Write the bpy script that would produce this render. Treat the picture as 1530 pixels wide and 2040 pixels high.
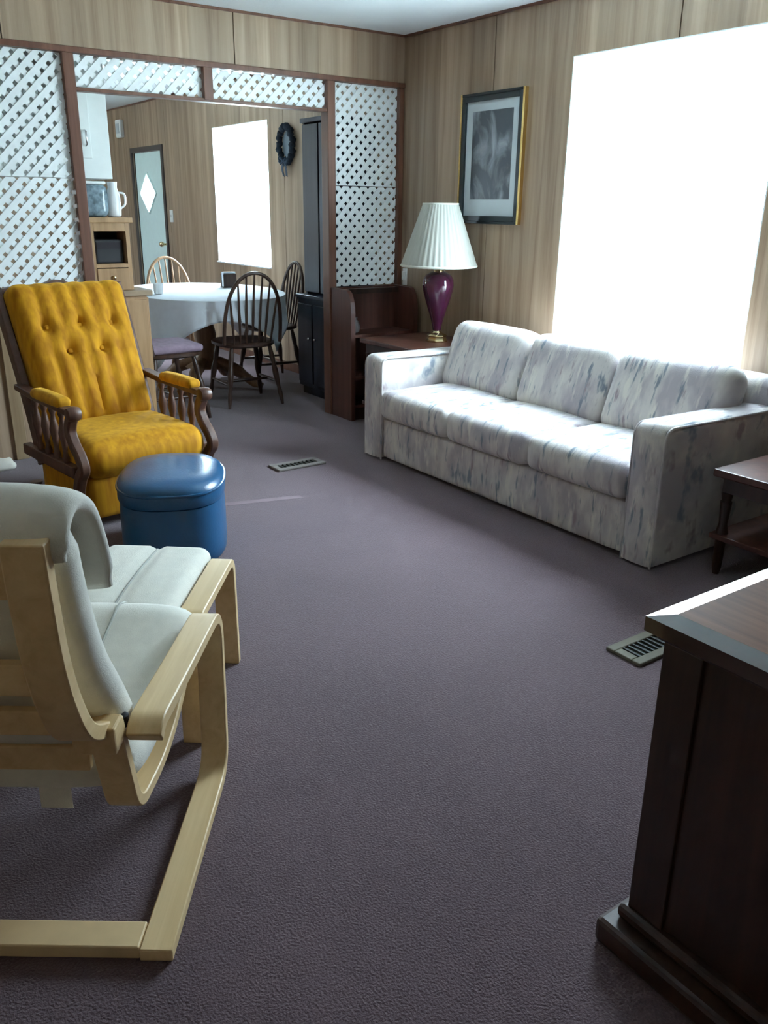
import bpy, bmesh, math, random
from mathutils import Vector, Matrix

S = bpy.context.scene
for o in list(bpy.data.objects):
    bpy.data.objects.remove(o)
COL = S.collection
PI = math.pi

# ------------------------------------------------------------------ camera
F_PX = 1687.9
R = [[0.8179, -0.1855, 0.5446], [-0.5752, -0.2826, 0.7676], [0.0115, -0.9411, -0.3379]]
cam_d = bpy.data.cameras.new('camera')
cam = bpy.data.objects.new('camera', cam_d)
COL.objects.link(cam)
cam_d.sensor_fit = 'VERTICAL'
cam_d.sensor_height = 36.0
cam_d.lens = F_PX / 2040.0 * 36.0
cam_d.clip_start = 0.05
m3 = Matrix(((R[0][0], -R[0][1], -R[0][2]), (R[1][0], -R[1][1], -R[1][2]), (R[2][0], -R[2][1], -R[2][2])))
m4 = m3.to_quaternion().normalized().to_matrix().to_4x4()
m4.translation = (0, 0, 1.32)
cam.matrix_world = m4
S.camera = cam

# ------------------------------------------------------------------ world / exposure
W = bpy.data.worlds.new('sky')
S.world = W
W.use_nodes = True
bg = W.node_tree.nodes['Background']
# overcast sky, three times brighter overhead than at the horizon
SKY = 7.0
tcw = W.node_tree.nodes.new('ShaderNodeTexCoord')
spw = W.node_tree.nodes.new('ShaderNodeSeparateXYZ')
mrw = W.node_tree.nodes.new('ShaderNodeMapRange')
W.node_tree.links.new(tcw.outputs['Generated'], spw.inputs[0])
W.node_tree.links.new(spw.outputs['Z'], mrw.inputs['Value'])
mrw.inputs['To Min'].default_value = SKY
mrw.inputs['To Max'].default_value = SKY * 3.0
W.node_tree.links.new(mrw.outputs['Result'], bg.inputs[1])
bg.inputs[0].default_value = (0.71, 0.87, 1.0, 1)
S.view_settings.view_transform = 'Standard'
S.view_settings.look = 'None'
S.view_settings.gamma = 1.0
S.view_settings.use_curve_mapping = False
S.view_settings.exposure = 1.92
S.cycles.max_bounces = 10
S.cycles.diffuse_bounces = 6
S.cycles.use_denoising = True
S.cycles.sample_clamp_indirect = 8.0


def portal(name, loc, sx, sz, ry=90):
    """marks a window opening so the sky behind it is sampled (gives no light of its own)"""
    d = bpy.data.lights.new(name, 'AREA')
    d.shape = 'RECTANGLE'
    d.size = sx
    d.size_y = sz
    d.cycles.is_portal = True
    o = bpy.data.objects.new(name, d)
    COL.objects.link(o)
    o.location = loc
    o.rotation_euler = (0, math.radians(ry), 0)   # faces into the room
    return o


# ------------------------------------------------------------------ dimensions
XR = 3.525          # right wall face
XL = -0.78          # left wall face
YB = -1.0           # wall behind the camera
YF = 10.75          # far end wall
YD = 4.80           # front of the room divider
ZC = 2.33           # ceiling
portal('window_light', (XR + 0.16, 2.79, 1.33), 1.45, 1.2)
portal('dining_window_light', (XR + 0.16, 7.19, 1.4), 1.2, 1.1)
portal('added_window_portal', (XL - 0.16, 9.92, 1.45), 0.9, 0.95, -90)  # portal of the out-of-view window added in the left wall

# ------------------------------------------------------------------ helpers
MATS = {}


def new_mat(name):
    m = bpy.data.materials.new(name)
    m.use_nodes = True
    nt = m.node_tree
    return m, nt, nt.nodes['Principled BSDF']


def setp(b, **k):
    names = {'rough': 'Roughness', 'metal': 'Metallic', 'spec': 'Specular IOR Level', 'coat': 'Coat Weight',
             'sheen': 'Sheen Weight', 'sub': 'Subsurface Weight', 'coatr': 'Coat Roughness', 'trans': 'Transmission Weight'}
    for q, v in k.items():
        b.inputs[names[q]].default_value = v


def c4(c):
    return (c[0], c[1], c[2], 1)


def plain(name, col, var=0.06, scale=18.0, bump=0.0, bscale=200.0, **k):
    """base colour with a soft mottling so nothing is dead flat"""
    m, nt, b = new_mat(name)
    setp(b, **k)
    tc = nt.nodes.new('ShaderNodeTexCoord')
    n = nt.nodes.new('ShaderNodeTexNoise')
    n.inputs['Scale'].default_value = scale
    n.inputs['Detail'].default_value = 4
    nt.links.new(tc.outputs['Object'], n.inputs['Vector'])
    r = nt.nodes.new('ShaderNodeValToRGB')
    r.color_ramp.elements[0].position = 0.3
    r.color_ramp.elements[1].position = 0.7
    r.color_ramp.elements[0].color = c4([max(0, x * (1 - var)) for x in col])
    r.color_ramp.elements[1].color = c4([min(1, x * (1 + var)) for x in col])
    nt.links.new(n.outputs['Fac'], r.inputs['Fac'])
    nt.links.new(r.outputs['Color'], b.inputs['Base Color'])
    if bump:
        n2 = nt.nodes.new('ShaderNodeTexNoise')
        n2.inputs['Scale'].default_value = bscale
        n2.inputs['Detail'].default_value = 3
        nt.links.new(tc.outputs['Object'], n2.inputs['Vector'])
        bp = nt.nodes.new('ShaderNodeBump')
        bp.inputs['Strength'].default_value = bump
        bp.inputs['Distance'].default_value = 0.004
        nt.links.new(n2.outputs['Fac'], bp.inputs['Height'])
        nt.links.new(bp.outputs['Normal'], b.inputs['Normal'])
    MATS[name] = m
    return m


def wood(name, dark, mid, light, axis='z', freq=14.0, along=0.6, rough=0.45, planks=0.0, **k):
    """wood grain running along one object axis; planks > 0 adds board-to-board tone changes of that width"""
    m, nt, b = new_mat(name)
    setp(b, rough=rough, **k)
    L = nt.links.new
    tc = nt.nodes.new('ShaderNodeTexCoord')
    mp = nt.nodes.new('ShaderNodeMapping')
    sc = {'x': (along, freq, freq), 'y': (freq, along, freq), 'z': (freq, freq, along)}[axis]
    mp.inputs['Scale'].default_value = sc
    L(tc.outputs['Object'], mp.inputs['Vector'])
    n = nt.nodes.new('ShaderNodeTexNoise')
    n.inputs['Scale'].default_value = 1.0
    n.inputs['Detail'].default_value = 6
    n.inputs['Roughness'].default_value = 0.62
    n.inputs['Distortion'].default_value = 0.5
    L(mp.outputs['Vector'], n.inputs['Vector'])
    r = nt.nodes.new('ShaderNodeValToRGB')
    e = r.color_ramp.elements
    e[0].position = 0.30
    e[0].color = c4(dark)
    e[1].position = 0.72
    e[1].color = c4(light)
    q = e.new(0.5)
    q.color = c4(mid)
    L(n.outputs['Fac'], r.inputs['Fac'])
    src = r.outputs['Color']
    if planks:
        sep = nt.nodes.new('ShaderNodeSeparateXYZ')
        L(tc.outputs['Object'], sep.inputs['Vector'])
        ad = nt.nodes.new('ShaderNodeMath')
        ad.operation = 'ADD'
        L(sep.outputs['X'], ad.inputs[0])
        L(sep.outputs['Y'], ad.inputs[1])
        dv = nt.nodes.new('ShaderNodeMath')
        dv.operation = 'DIVIDE'
        L(ad.outputs[0], dv.inputs[0])
        dv.inputs[1].default_value = planks
        fl = nt.nodes.new('ShaderNodeMath')
        fl.operation = 'FLOOR'
        L(dv.outputs[0], fl.inputs[0])
        wn = nt.nodes.new('ShaderNodeTexWhiteNoise')
        wn.noise_dimensions = '1D'
        L(fl.outputs[0], wn.inputs['W'])
        mr = nt.nodes.new('ShaderNodeMapRange')
        mr.inputs['To Min'].default_value = 0.80
        mr.inputs['To Max'].default_value = 1.14
        L(wn.outputs['Value'], mr.inputs['Value'])
        hs = nt.nodes.new('ShaderNodeHueSaturation')
        L(mr.outputs['Result'], hs.inputs['Value'])
        L(src, hs.inputs['Color'])
        src = hs.outputs['Color']
    L(src, b.inputs['Base Color'])
    bp = nt.nodes.new('ShaderNodeBump')
    bp.inputs['Strength'].default_value = 0.12
    bp.inputs['Distance'].default_value = 0.002
    L(n.outputs['Fac'], bp.inputs['Height'])
    L(bp.outputs['Normal'], b.inputs['Normal'])
    MATS[name] = m
    return m


class MB:
    def __init__(self):
        self.v = []
        self.f = []

    def add(self, vs, fs):
        o = len(self.v)
        self.v += [tuple(p) for p in vs]
        self.f += [tuple(i + o for i in q) for q in fs]
        return self

    def box(self, x0, x1, y0, y1, z0, z1):
        x0, x1 = sorted((x0, x1))
        y0, y1 = sorted((y0, y1))
        z0, z1 = sorted((z0, z1))
        v = [(x, y, z) for z in (z0, z1) for y in (y0, y1) for x in (x0, x1)]
        return self.add(v, [(0, 2, 3, 1), (4, 5, 7, 6), (0, 1, 5, 4), (2, 6, 7, 3), (0, 4, 6, 2), (1, 3, 7, 5)])

    def prism(self, pts, ext):
        """closed 3D outline pushed along ext"""
        n = len(pts)
        e = Vector(ext)
        a = [Vector(p) for p in pts]
        v = a + [p + e for p in a]
        f = [tuple(range(n)), tuple(range(2 * n - 1, n - 1, -1))]
        f += [(i, i + n, (i + 1) % n + n, (i + 1) % n) for i in range(n)]
        return self.add(v, f)

    def ribbon(self, pts, side, thick):
        """flat bent strip: centre line pts, full width vector side, thickness"""
        p = [Vector(q) for q in pts]
        s = Vector(side)
        sn = s.normalized()
        v, f = [], []
        for i, q in enumerate(p):
            t = (p[min(i + 1, len(p) - 1)] - p[max(i - 1, 0)]).normalized()
            nrm = sn.cross(t).normalized() * (thick / 2)
            v += [q - s / 2 - nrm, q + s / 2 - nrm, q + s / 2 + nrm, q - s / 2 + nrm]
        for i in range(len(p) - 1):
            a, b = 4 * i, 4 * i + 4
            f += [(a + k, a + (k + 1) % 4, b + (k + 1) % 4, b + k) for k in range(4)]
        f += [(3, 2, 1, 0), tuple(4 * (len(p) - 1) + k for k in range(4))]
        return self.add(v, f)

    def tube(self, pts, r, n=8, closed=False):
        p = [Vector(q) for q in pts]
        k = len(p)
        rr = r if isinstance(r, (list, tuple)) else [r] * k
        v, f = [], []
        up = Vector((0.13, 0.31, 0.94))
        for i, q in enumerate(p):
            if closed:
                t = (p[(i + 1) % k] - p[i - 1]).normalized()
            else:
                t = (p[min(i + 1, k - 1)] - p[max(i - 1, 0)]).normalized()
            a = up.cross(t)
            if a.length < 1e-3:
                a = Vector((1, 0, 0)).cross(t)
            a.normalize()
            b = t.cross(a).normalized()
            up = b
            for j in range(n):
                w = 2 * PI * j / n
                v.append(q + (a * math.cos(w) + b * math.sin(w)) * rr[i])
        for i in range(k if closed else k - 1):
            o, o2 = i * n, ((i + 1) % k) * n
            f += [(o + j, o + (j + 1) % n, o2 + (j + 1) % n, o2 + j) for j in range(n)]
        if not closed:
            f += [tuple(range(n - 1, -1, -1)), tuple((k - 1) * n + j for j in range(n))]
        return self.add(v, f)

    def lathe(self, prof, c=(0, 0, 0), n=28, rmod=None):
        v, f = [], []
        for (r, z) in prof:
            for j in range(n):
                w = 2 * PI * j / n
                q = r * (rmod(w, z) if rmod else 1)
                v.append((c[0] + q * math.cos(w), c[1] + q * math.sin(w), c[2] + z))
        k = len(prof)
        for i in range(k - 1):
            a, b = i * n, i * n + n
            f += [(a + j, a + (j + 1) % n, b + (j + 1) % n, b + j) for j in range(n)]
        if prof[0][0] > 1e-4:
            f.append(tuple(range(n - 1, -1, -1)))
        if prof[-1][0] > 1e-4:
            f.append(tuple((k - 1) * n + j for j in range(n)))
        return self.add(v, f)

    def loft(self, rings, cap=True):
        n = len(rings[0])
        v = [p for r in rings for p in r]
        f = []
        for i in range(len(rings) - 1):
            a, b = i * n, i * n + n
            f += [(a + j, a + (j + 1) % n, b + (j + 1) % n, b + j) for j in range(n)]
        if cap:
            f += [tuple(range(n - 1, -1, -1)), tuple((len(rings) - 1) * n + j for j in range(n))]
        return self.add(v, f)

    def cushion(self, c, size, r, puff=(0, 0, 0), n=12, fn=None, rot=None):
        """soft rounded box; fn(a, b, c) -> (dx,dy,dz) with a,b,c in -1..1 adds dents"""
        h = [s / 2 for s in size]
        r = min(r, min(h) * 0.999)
        idx = {}
        vs, fs = [], []

        def pt(a, b, cc):
            key = (round(a, 5), round(b, 5), round(cc, 5))
            if key in idx:
                return idx[key]
            p = [a * h[0], b * h[1], cc * h[2]]
            q = [max(-(h[i] - r), min(h[i] - r, p[i])) for i in range(3)]
            d = Vector([p[i] - q[i] for i in range(3)])
            pos = Vector(q)
            if d.length > 1e-9:
                pos += d.normalized() * r
            k = [max(0.0, 1 - a * a), max(0.0, 1 - b * b), max(0.0, 1 - cc * cc)]
            pos.x += puff[0] * a * k[1] * k[2]
            pos.y += puff[1] * b * k[0] * k[2]
            pos.z += puff[2] * cc * k[0] * k[1]
            if fn:
                pos += Vector(fn(a, b, cc))
            if rot:
                pos = rot @ pos
            vs.append(pos + Vector(c))
            idx[key] = len(vs) - 1
            return idx[key]

        def g(i):
            t = -1 + 2 * i / n
            return math.copysign(1 - (1 - abs(t)) ** 1.5, t) if False else math.sin(t * PI / 2) * 0.6 + t * 0.4

        G = [g(i) for i in range(n + 1)]
        for ax in range(3):
            for sg in (-1, 1):
                for i in range(n):
                    for j in range(n):
                        quad = []
                        for (u, w) in ((i, j), (i + 1, j), (i + 1, j + 1), (i, j + 1)):
                            a = [0, 0, 0]
                            a[ax] = sg
                            a[(ax + 1) % 3] = G[u]
                            a[(ax + 2) % 3] = G[w]
                            quad.append(pt(*a))
                        fs.append(tuple(quad if sg > 0 else quad[::-1]))
        return self.add(vs, fs)

    def build(self, name, mat, parent=None, smooth=None, bevel=0, seg=2):
        me = bpy.data.meshes.new(name)
        me.from_pydata(self.v, [], self.f)
        me.update()
        me.materials.append(MATS[mat] if isinstance(mat, str) else mat)
        if smooth:
            me.polygons.foreach_set('use_smooth', [True] * len(me.polygons))
            me.set_sharp_from_angle(angle=math.radians(smooth))
        o = bpy.data.objects.new(name, me)
        COL.objects.link(o)
        if parent:
            o.parent = parent
        if bevel:
            b = o.modifiers.new('bevel', 'BEVEL')
            b.width = bevel
            b.segments = seg
            b.limit_method = 'ANGLE'
            b.angle_limit = math.radians(35)
            b.harden_normals = False
        return o


def tag(o, label, cat, group=None):
    o['label'] = label
    o['category'] = cat
    if group:
        o['group'] = group
    return o


def struct(o, label=None):
    o['kind'] = 'structure'
    if label:
        o['label'] = label
    return o


def empty(name, loc=(0, 0, 0), rz=0.0):
    o = bpy.data.objects.new(name, None)
    o.empty_display_size = 0.1
    COL.objects.link(o)
    o.location = loc
    o.rotation_euler = (0, 0, rz)
    return o


def copy_tree(o, parent=None):
    c = o.copy()
    COL.objects.link(c)
    c.parent = parent
    for ch in list(o.children):
        copy_tree(ch, c)
    return c


def smooth_path(ctrl, n=6):
    """Catmull-Rom through control points"""
    p = [Vector(c) for c in ctrl]
    out = []
    for i in range(len(p) - 1):
        p0, p1, p2, p3 = p[max(i - 1, 0)], p[i], p[i + 1], p[min(i + 2, len(p) - 1)]
        for k in range(n):
            t = k / n
            out.append(0.5 * ((2 * p1) + (p2 - p0) * t + (2 * p0 - 5 * p1 + 4 * p2 - p3) * t * t + (3 * p1 - p0 - 3 * p2 + p3) * t ** 3))
    out.append(p[-1])
    return out


def fillet_path(ctrl, r, n=6):
    """straight runs with rounded corners (r may be a list, one per inner corner)"""
    p = [Vector(c) for c in ctrl]
    out = [p[0]]
    for i in range(1, len(p) - 1):
        ri = r[i - 1] if isinstance(r, (list, tuple)) else r
        a = (p[i - 1] - p[i])
        b = (p[i + 1] - p[i])
        ra = min(ri, a.length * 0.49)
        rb = min(ri, b.length * 0.49)
        q0, q2 = p[i] + a.normalized() * ra, p[i] + b.normalized() * rb
        for k in range(n + 1):
            t = k / n
            out.append((1 - t) ** 2 * q0 + 2 * t * (1 - t) * p[i] + t * t * q2)
    out.append(p[-1])
    return out


# ------------------------------------------------------------------ materials
wood('panelling', (0.235, 0.150, 0.092), (0.365, 0.258, 0.170), (0.47, 0.345, 0.24), 'z', 16, 0.55, 0.42, planks=0.135)
plain('groove', (0.035, 0.022, 0.014), rough=0.7)
wood('trim_red', (0.105, 0.042, 0.024), (0.150, 0.062, 0.036), (0.20, 0.09, 0.052), 'z', 22, 0.8, 0.4)
wood('trim_light', (0.26, 0.175, 0.095), (0.33, 0.235, 0.135), (0.40, 0.295, 0.18), 'z', 22, 0.8, 0.45)
wood('oak', (0.30, 0.165, 0.070), (0.40, 0.235, 0.110), (0.50, 0.31, 0.155), 'z', 18, 0.9, 0.45)
wood('mahogany', (0.060, 0.021, 0.015), (0.092, 0.032, 0.022), (0.135, 0.052, 0.034), 'z', 20, 0.8, 0.38)
wood('dark_wood', (0.024, 0.010, 0.007), (0.040, 0.017, 0.011), (0.062, 0.027, 0.017), 'z', 20, 0.8, 0.36)
wood('desk_top', (0.13, 0.050, 0.020), (0.20, 0.080, 0.033), (0.27, 0.115, 0.05), 'y', 20, 0.8, 0.6, spec=0.12)
plain('desk_edge', (0.055, 0.030, 0.022), rough=0.12, coat=1.0, coatr=0.04, spec=0.8)
wood('navy_hutch', (0.010, 0.012, 0.022), (0.015, 0.018, 0.032), (0.024, 0.028, 0.045), 'z', 14, 0.8, 0.35)
wood('chair_dark', (0.040, 0.020, 0.014), (0.062, 0.032, 0.022), (0.09, 0.05, 0.034), 'z', 30, 2.0, 0.35)
wood('chair_oak', (0.24, 0.135, 0.07), (0.31, 0.185, 0.10), (0.38, 0.24, 0.14), 'z', 30, 2.0, 0.4)
wood('recliner_wood', (0.060, 0.026, 0.016), (0.100, 0.046, 0.029), (0.15, 0.075, 0.048), 'z', 26, 2.0, 0.4)
wood('birch', (0.62, 0.425, 0.205), (0.71, 0.51, 0.265), (0.78, 0.58, 0.325), 'x', 26, 1.5, 0.42)
plain('birch_edge', (0.72, 0.53, 0.29), rough=0.45)
plain('cream_canvas', (0.72, 0.70, 0.62), var=0.04, scale=40, bump=0.25, bscale=420, rough=0.9, sheen=0.15)
plain('canvas_seam', (0.42, 0.42, 0.38), rough=0.9)
plain('white_vinyl', (0.80, 0.84, 0.84), var=0.02, rough=0.45)
plain('lattice_white', (0.84, 0.88, 0.88), var=0.03, rough=0.45)
plain('ceiling_white', (0.76, 0.80, 0.82), var=0.03, scale=3, bump=0.3, bscale=60, rough=0.9)
plain('white_cabinet', (0.76, 0.80, 0.78), var=0.02, rough=0.4)
plain('door_white', (0.70, 0.86, 0.83), var=0.02, rough=0.5)
plain('door_trim', (0.075, 0.06, 0.055), rough=0.6)
plain('outside_ground', (0.55, 0.56, 0.52), var=0.1, scale=2, rough=0.95)
plain('blue_vinyl', (0.011, 0.080, 0.185), var=0.10, scale=9, bump=0.15, bscale=130, rough=0.30, spec=0.6)
plain('shade_cloth', (0.64, 0.64, 0.56), var=0.02, rough=0.85, sub=0.0)
plain('plum_glaze', (0.060, 0.010, 0.032), var=0.15, scale=10, rough=0.08, coat=0.8)
plain('brass', (0.80, 0.66, 0.38), var=0.08, rough=0.16, metal=1.0)
plain('gold_leaf', (0.85, 0.62, 0.25), var=0.1, rough=0.22, metal=1.0)
plain('black_frame', (0.012, 0.020, 0.024), rough=0.28)
plain('mat_board', (0.52, 0.58, 0.60), var=0.02, rough=0.35)
plain('register_brown', (0.14, 0.12, 0.105), var=0.05, rough=0.5)
plain('register_beige', (0.15, 0.135, 0.10), var=0.05, rough=0.7, spec=0.15)
plain('register_dark', (0.03, 0.035, 0.028), rough=0.7)
plain('table_cloth', (0.68, 0.73, 0.78), var=0.03, scale=25, rough=0.85)
plain('mauve_pad', (0.30, 0.22, 0.28), var=0.12, scale=30, bump=0.2, rough=0.9)
plain('white_ceramic', (0.80, 0.82, 0.82), var=0.02, rough=0.25)
plain('white_plastic', (0.80, 0.82, 0.80), var=0.02, rough=0.35)
plain('chrome', (0.72, 0.74, 0.76), rough=0.2, metal=1.0)
plain('bolt', (0.03, 0.03, 0.035), rough=0.4, metal=0.6)
plain('wreath_blue', (0.012, 0.025, 0.042), var=0.4, scale=60, bump=0.6, bscale=120, rough=0.8)
plain('ribbon_blue', (0.03, 0.06, 0.10), rough=0.6)
plain('grey_container', (0.20, 0.27, 0.31), var=0.5, scale=30, rough=0.2)
plain('black_plastic', (0.015, 0.015, 0.018), rough=0.35)
plain('lining_dark', (0.022, 0.018, 0.022), rough=0.8)


def mat_carpet():
    m, nt, b = new_mat('carpet')
    setp(b, rough=0.95, sheen=0.25, spec=0.15)
    L = nt.links.new
    tc = nt.nodes.new('ShaderNodeTexCoord')
    n1 = nt.nodes.new('ShaderNodeTexNoise')
    n1.inputs['Scale'].default_value = 2.2
    n1.inputs['Detail'].default_value = 3
    n2 = nt.nodes.new('ShaderNodeTexNoise')
    n2.inputs['Scale'].default_value = 190
    n2.inputs['Detail'].default_value = 2
    L(tc.outputs['Object'], n1.inputs['Vector'])
    L(tc.outputs['Object'], n2.inputs['Vector'])
    r = nt.nodes.new('ShaderNodeValToRGB')
    r.color_ramp.elements[0].position = 0.25
    r.color_ramp.elements[1].position = 0.8
    r.color_ramp.elements[0].color = (0.073, 0.046, 0.055, 1)
    r.color_ramp.elements[1].color = (0.155, 0.102, 0.115, 1)
    mx = nt.nodes.new('ShaderNodeMix')
    mx.inputs[0].default_value = 0.32
    L(n2.outputs['Fac'], mx.inputs[2])
    L(n1.outputs['Fac'], mx.inputs[3])
    L(mx.outputs[0], r.inputs['Fac'])
    L(r.outputs['Color'], b.inputs['Base Color'])
    bp = nt.nodes.new('ShaderNodeBump')
    bp.inputs['Strength'].default_value = 0.6
    bp.inputs['Distance'].default_value = 0.006
    L(n2.outputs['Fac'], bp.inputs['Height'])
    L(bp.outputs['Normal'], b.inputs['Normal'])
    MATS['carpet'] = m


def mat_velvet():
    m, nt, b = new_mat('gold_velvet')
    setp(b, rough=0.75, sheen=0.5, spec=0.2)
    L = nt.links.new
    tc = nt.nodes.new('ShaderNodeTexCoord')
    mp = nt.nodes.new('ShaderNodeMapping')
    mp.inputs['Scale'].default_value = (34, 34, 5)
    L(tc.outputs['Object'], mp.inputs['Vector'])
    n = nt.nodes.new('ShaderNodeTexNoise')
    n.inputs['Scale'].default_value = 1
    n.inputs['Detail'].default_value = 4
    L(mp.outputs['Vector'], n.inputs['Vector'])
    r = nt.nodes.new('ShaderNodeValToRGB')
    r.color_ramp.elements[0].position = 0.3
    r.color_ramp.elements[1].position = 0.72
    r.color_ramp.elements[0].color = (0.35, 0.130, 0.002, 1)
    r.color_ramp.elements[1].color = (0.60, 0.285, 0.006, 1)
    L(n.outputs['Fac'], r.inputs['Fac'])
    L(r.outputs['Color'], b.inputs['Base Color'])
    b.inputs['Sheen Tint'].default_value = (1, 0.65, 0.12, 1)
    MATS['gold_velvet'] = m


def mat_sofa():
    """pale woven cloth with upright brush strokes in slate, mauve and sand"""
    m, nt, b = new_mat('sofa_fabric')
    setp(b, rough=0.9, sheen=0.2, spec=0.2)
    L = nt.links.new
    tc = nt.nodes.new('ShaderNodeTexCoord')

    def strokes(scale, off):
        mp = nt.nodes.new('ShaderNodeMapping')
        mp.inputs['Scale'].default_value = scale
        mp.inputs['Location'].default_value = off
        L(tc.outputs['Object'], mp.inputs['Vector'])
        n = nt.nodes.new('ShaderNodeTexNoise')
        n.inputs['Scale'].default_value = 1
        n.inputs['Detail'].default_value = 3
        n.inputs['Roughness'].default_value = 0.6
        L(mp.outputs['Vector'], n.inputs['Vector'])
        return n.outputs['Fac']

    def ramp(src, p0, p1):
        r = nt.nodes.new('ShaderNodeMapRange')
        r.inputs['From Min'].default_value = p0
        r.inputs['From Max'].default_value = p1
        L(src, r.inputs['Value'])
        return r.outputs['Result']

    def mix(a, bcol, f):
        x = nt.nodes.new('ShaderNodeMix')
        x.data_type = 'RGBA'
        if isinstance(a, tuple):
            x.inputs[6].default_value = a
        else:
            L(a, x.inputs[6])
        x.inputs[7].default_value = bcol
        L(f, x.inputs[0])
        return x.outputs[2]

    c = mix((0.62, 0.58, 0.55, 1), (0.43, 0.39, 0.41, 1), ramp(strokes((3, 9, 4), (3, 1, 2)), 0.42, 0.6))
    c = mix(c, (0.68, 0.64, 0.58, 1), ramp(strokes((6, 20, 5), (0, 7, 5)), 0.56, 0.66))
    c = mix(c, (0.22, 0.25, 0.29, 1), ramp(strokes((9, 34, 7), (8, 3, 1)), 0.58, 0.68))
    c = mix(c, (0.34, 0.27, 0.29, 1), ramp(strokes((9, 28, 6), (2, 13, 9)), 0.60, 0.70))
    L(c, b.inputs['Base Color'])
    n2 = nt.nodes.new('ShaderNodeTexNoise')
    n2.inputs['Scale'].default_value = 260
    L(tc.outputs['Object'], n2.inputs['Vector'])
    bp = nt.nodes.new('ShaderNodeBump')
    bp.inputs['Strength'].default_value = 0.3
    bp.inputs['Distance'].default_value = 0.003
    L(n2.outputs['Fac'], bp.inputs['Height'])
    L(bp.outputs['Normal'], b.inputs['Normal'])
    MATS['sofa_fabric'] = m


def mat_print():
    """smudged charcoal picture"""
    m, nt, b = new_mat('charcoal_print')
    setp(b, rough=0.3)
    L = nt.links.new
    tc = nt.nodes.new('ShaderNodeTexCoord')
    mp = nt.nodes.new('ShaderNodeMapping')
    mp.inputs['Scale'].default_value = (9, 9, 5)
    mp.inputs['Rotation'].default_value = (0.5, 0, 0)
    L(tc.outputs['Object'], mp.inputs['Vector'])
    n = nt.nodes.new('ShaderNodeTexNoise')
    n.inputs['Scale'].default_value = 1
    n.inputs['Detail'].default_value = 5
    n.inputs['Distortion'].default_value = 0.8
    L(mp.outputs['Vector'], n.inputs['Vector'])
    r = nt.nodes.new('ShaderNodeValToRGB')
    r.color_ramp.elements[0].position = 0.42
    r.color_ramp.elements[1].position = 0.74
    r.color_ramp.elements[0].color = (0.045, 0.058, 0.072, 1)
    r.color_ramp.elements[1].color = (0.34, 0.38, 0.42, 1)
    L(n.outputs['Fac'], r.inputs['Fac'])
    L(r.outputs['Color'], b.inputs['Base Color'])
    MATS['charcoal_print'] = m


def mat_glass():
    m = bpy.data.materials.new('window_glass')
    m.use_nodes = True
    nt = m.node_tree
    nt.nodes.remove(nt.nodes['Principled BSDF'])
    t = nt.nodes.new('ShaderNodeBsdfTransparent')
    t.inputs[0].default_value = (0.96, 0.98, 0.98, 1)
    g = nt.nodes.new('ShaderNodeBsdfGlossy')
    g.inputs['Roughness'].default_value = 0.02
    x = nt.nodes.new('ShaderNodeMixShader')
    x.inputs[0].default_value = 0.06
    nt.links.new(t.outputs[0], x.inputs[1])
    nt.links.new(g.outputs[0], x.inputs[2])
    nt.links.new(x.outputs[0], nt.nodes['Material Output'].inputs[0])
    MATS['window_glass'] = m


def mat_shade():
    """lamp shade cloth: thin, lets light through"""
    m, nt, b = new_mat('shade_pleat')
    b.inputs['Base Color'].default_value = (0.64, 0.64, 0.58, 1)
    setp(b, rough=0.9)
    tr = nt.nodes.new('ShaderNodeBsdfTranslucent')
    tr.inputs[0].default_value = (0.62, 0.62, 0.55, 1)
    x = nt.nodes.new('ShaderNodeMixShader')
    x.inputs[0].default_value = 0.35
    nt.links.new(b.outputs[0], x.inputs[1])
    nt.links.new(tr.outputs[0], x.inputs[2])
    nt.links.new(x.outputs[0], nt.nodes['Material Output'].inputs[0])
    MATS['shade_pleat'] = m


mat_carpet()
mat_velvet()
mat_sofa()
mat_print()
mat_glass()
mat_shade()

# ------------------------------------------------------------------ the setting
struct(MB().box(XL - 0.2, XR + 0.02, YB - 0.2, YF + 0.2, -0.12, 0).build('floor', 'carpet'), 'purple-brown wall-to-wall carpet')
struct(MB().box(XL - 0.2, XR + 0.15, YB - 0.2, YF + 0.2, ZC, ZC + 0.1).build('ceiling', 'ceiling_white'), 'pale flat ceiling')
struct(MB().box(-40, XR + 40, -40, 45, -0.72, -0.6).build('ground_outside', 'outside_ground'), 'pale ground outside the windows')


def holes_split(a0, a1, z0, z1, holes):
    """rectangle minus axis-aligned holes -> list of rectangles"""
    rects = [(a0, a1, z0, z1)]
    for (h0, h1, k0, k1) in holes:
        nxt = []
        for (p0, p1, q0, q1) in rects:
            if h1 <= p0 or h0 >= p1 or k1 <= q0 or k0 >= q1:
                nxt.append((p0, p1, q0, q1))
                continue
            if h0 > p0:
                nxt.append((p0, h0, q0, q1))
            if h1 < p1:
                nxt.append((h1, p1, q0, q1))
            m0, m1 = max(p0, h0), min(p1, h1)
            if k0 > q0:
                nxt.append((m0, m1, q0, k0))
            if k1 < q1:
                nxt.append((m0, m1, k1, q1))
        rects = nxt
    return rects


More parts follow.
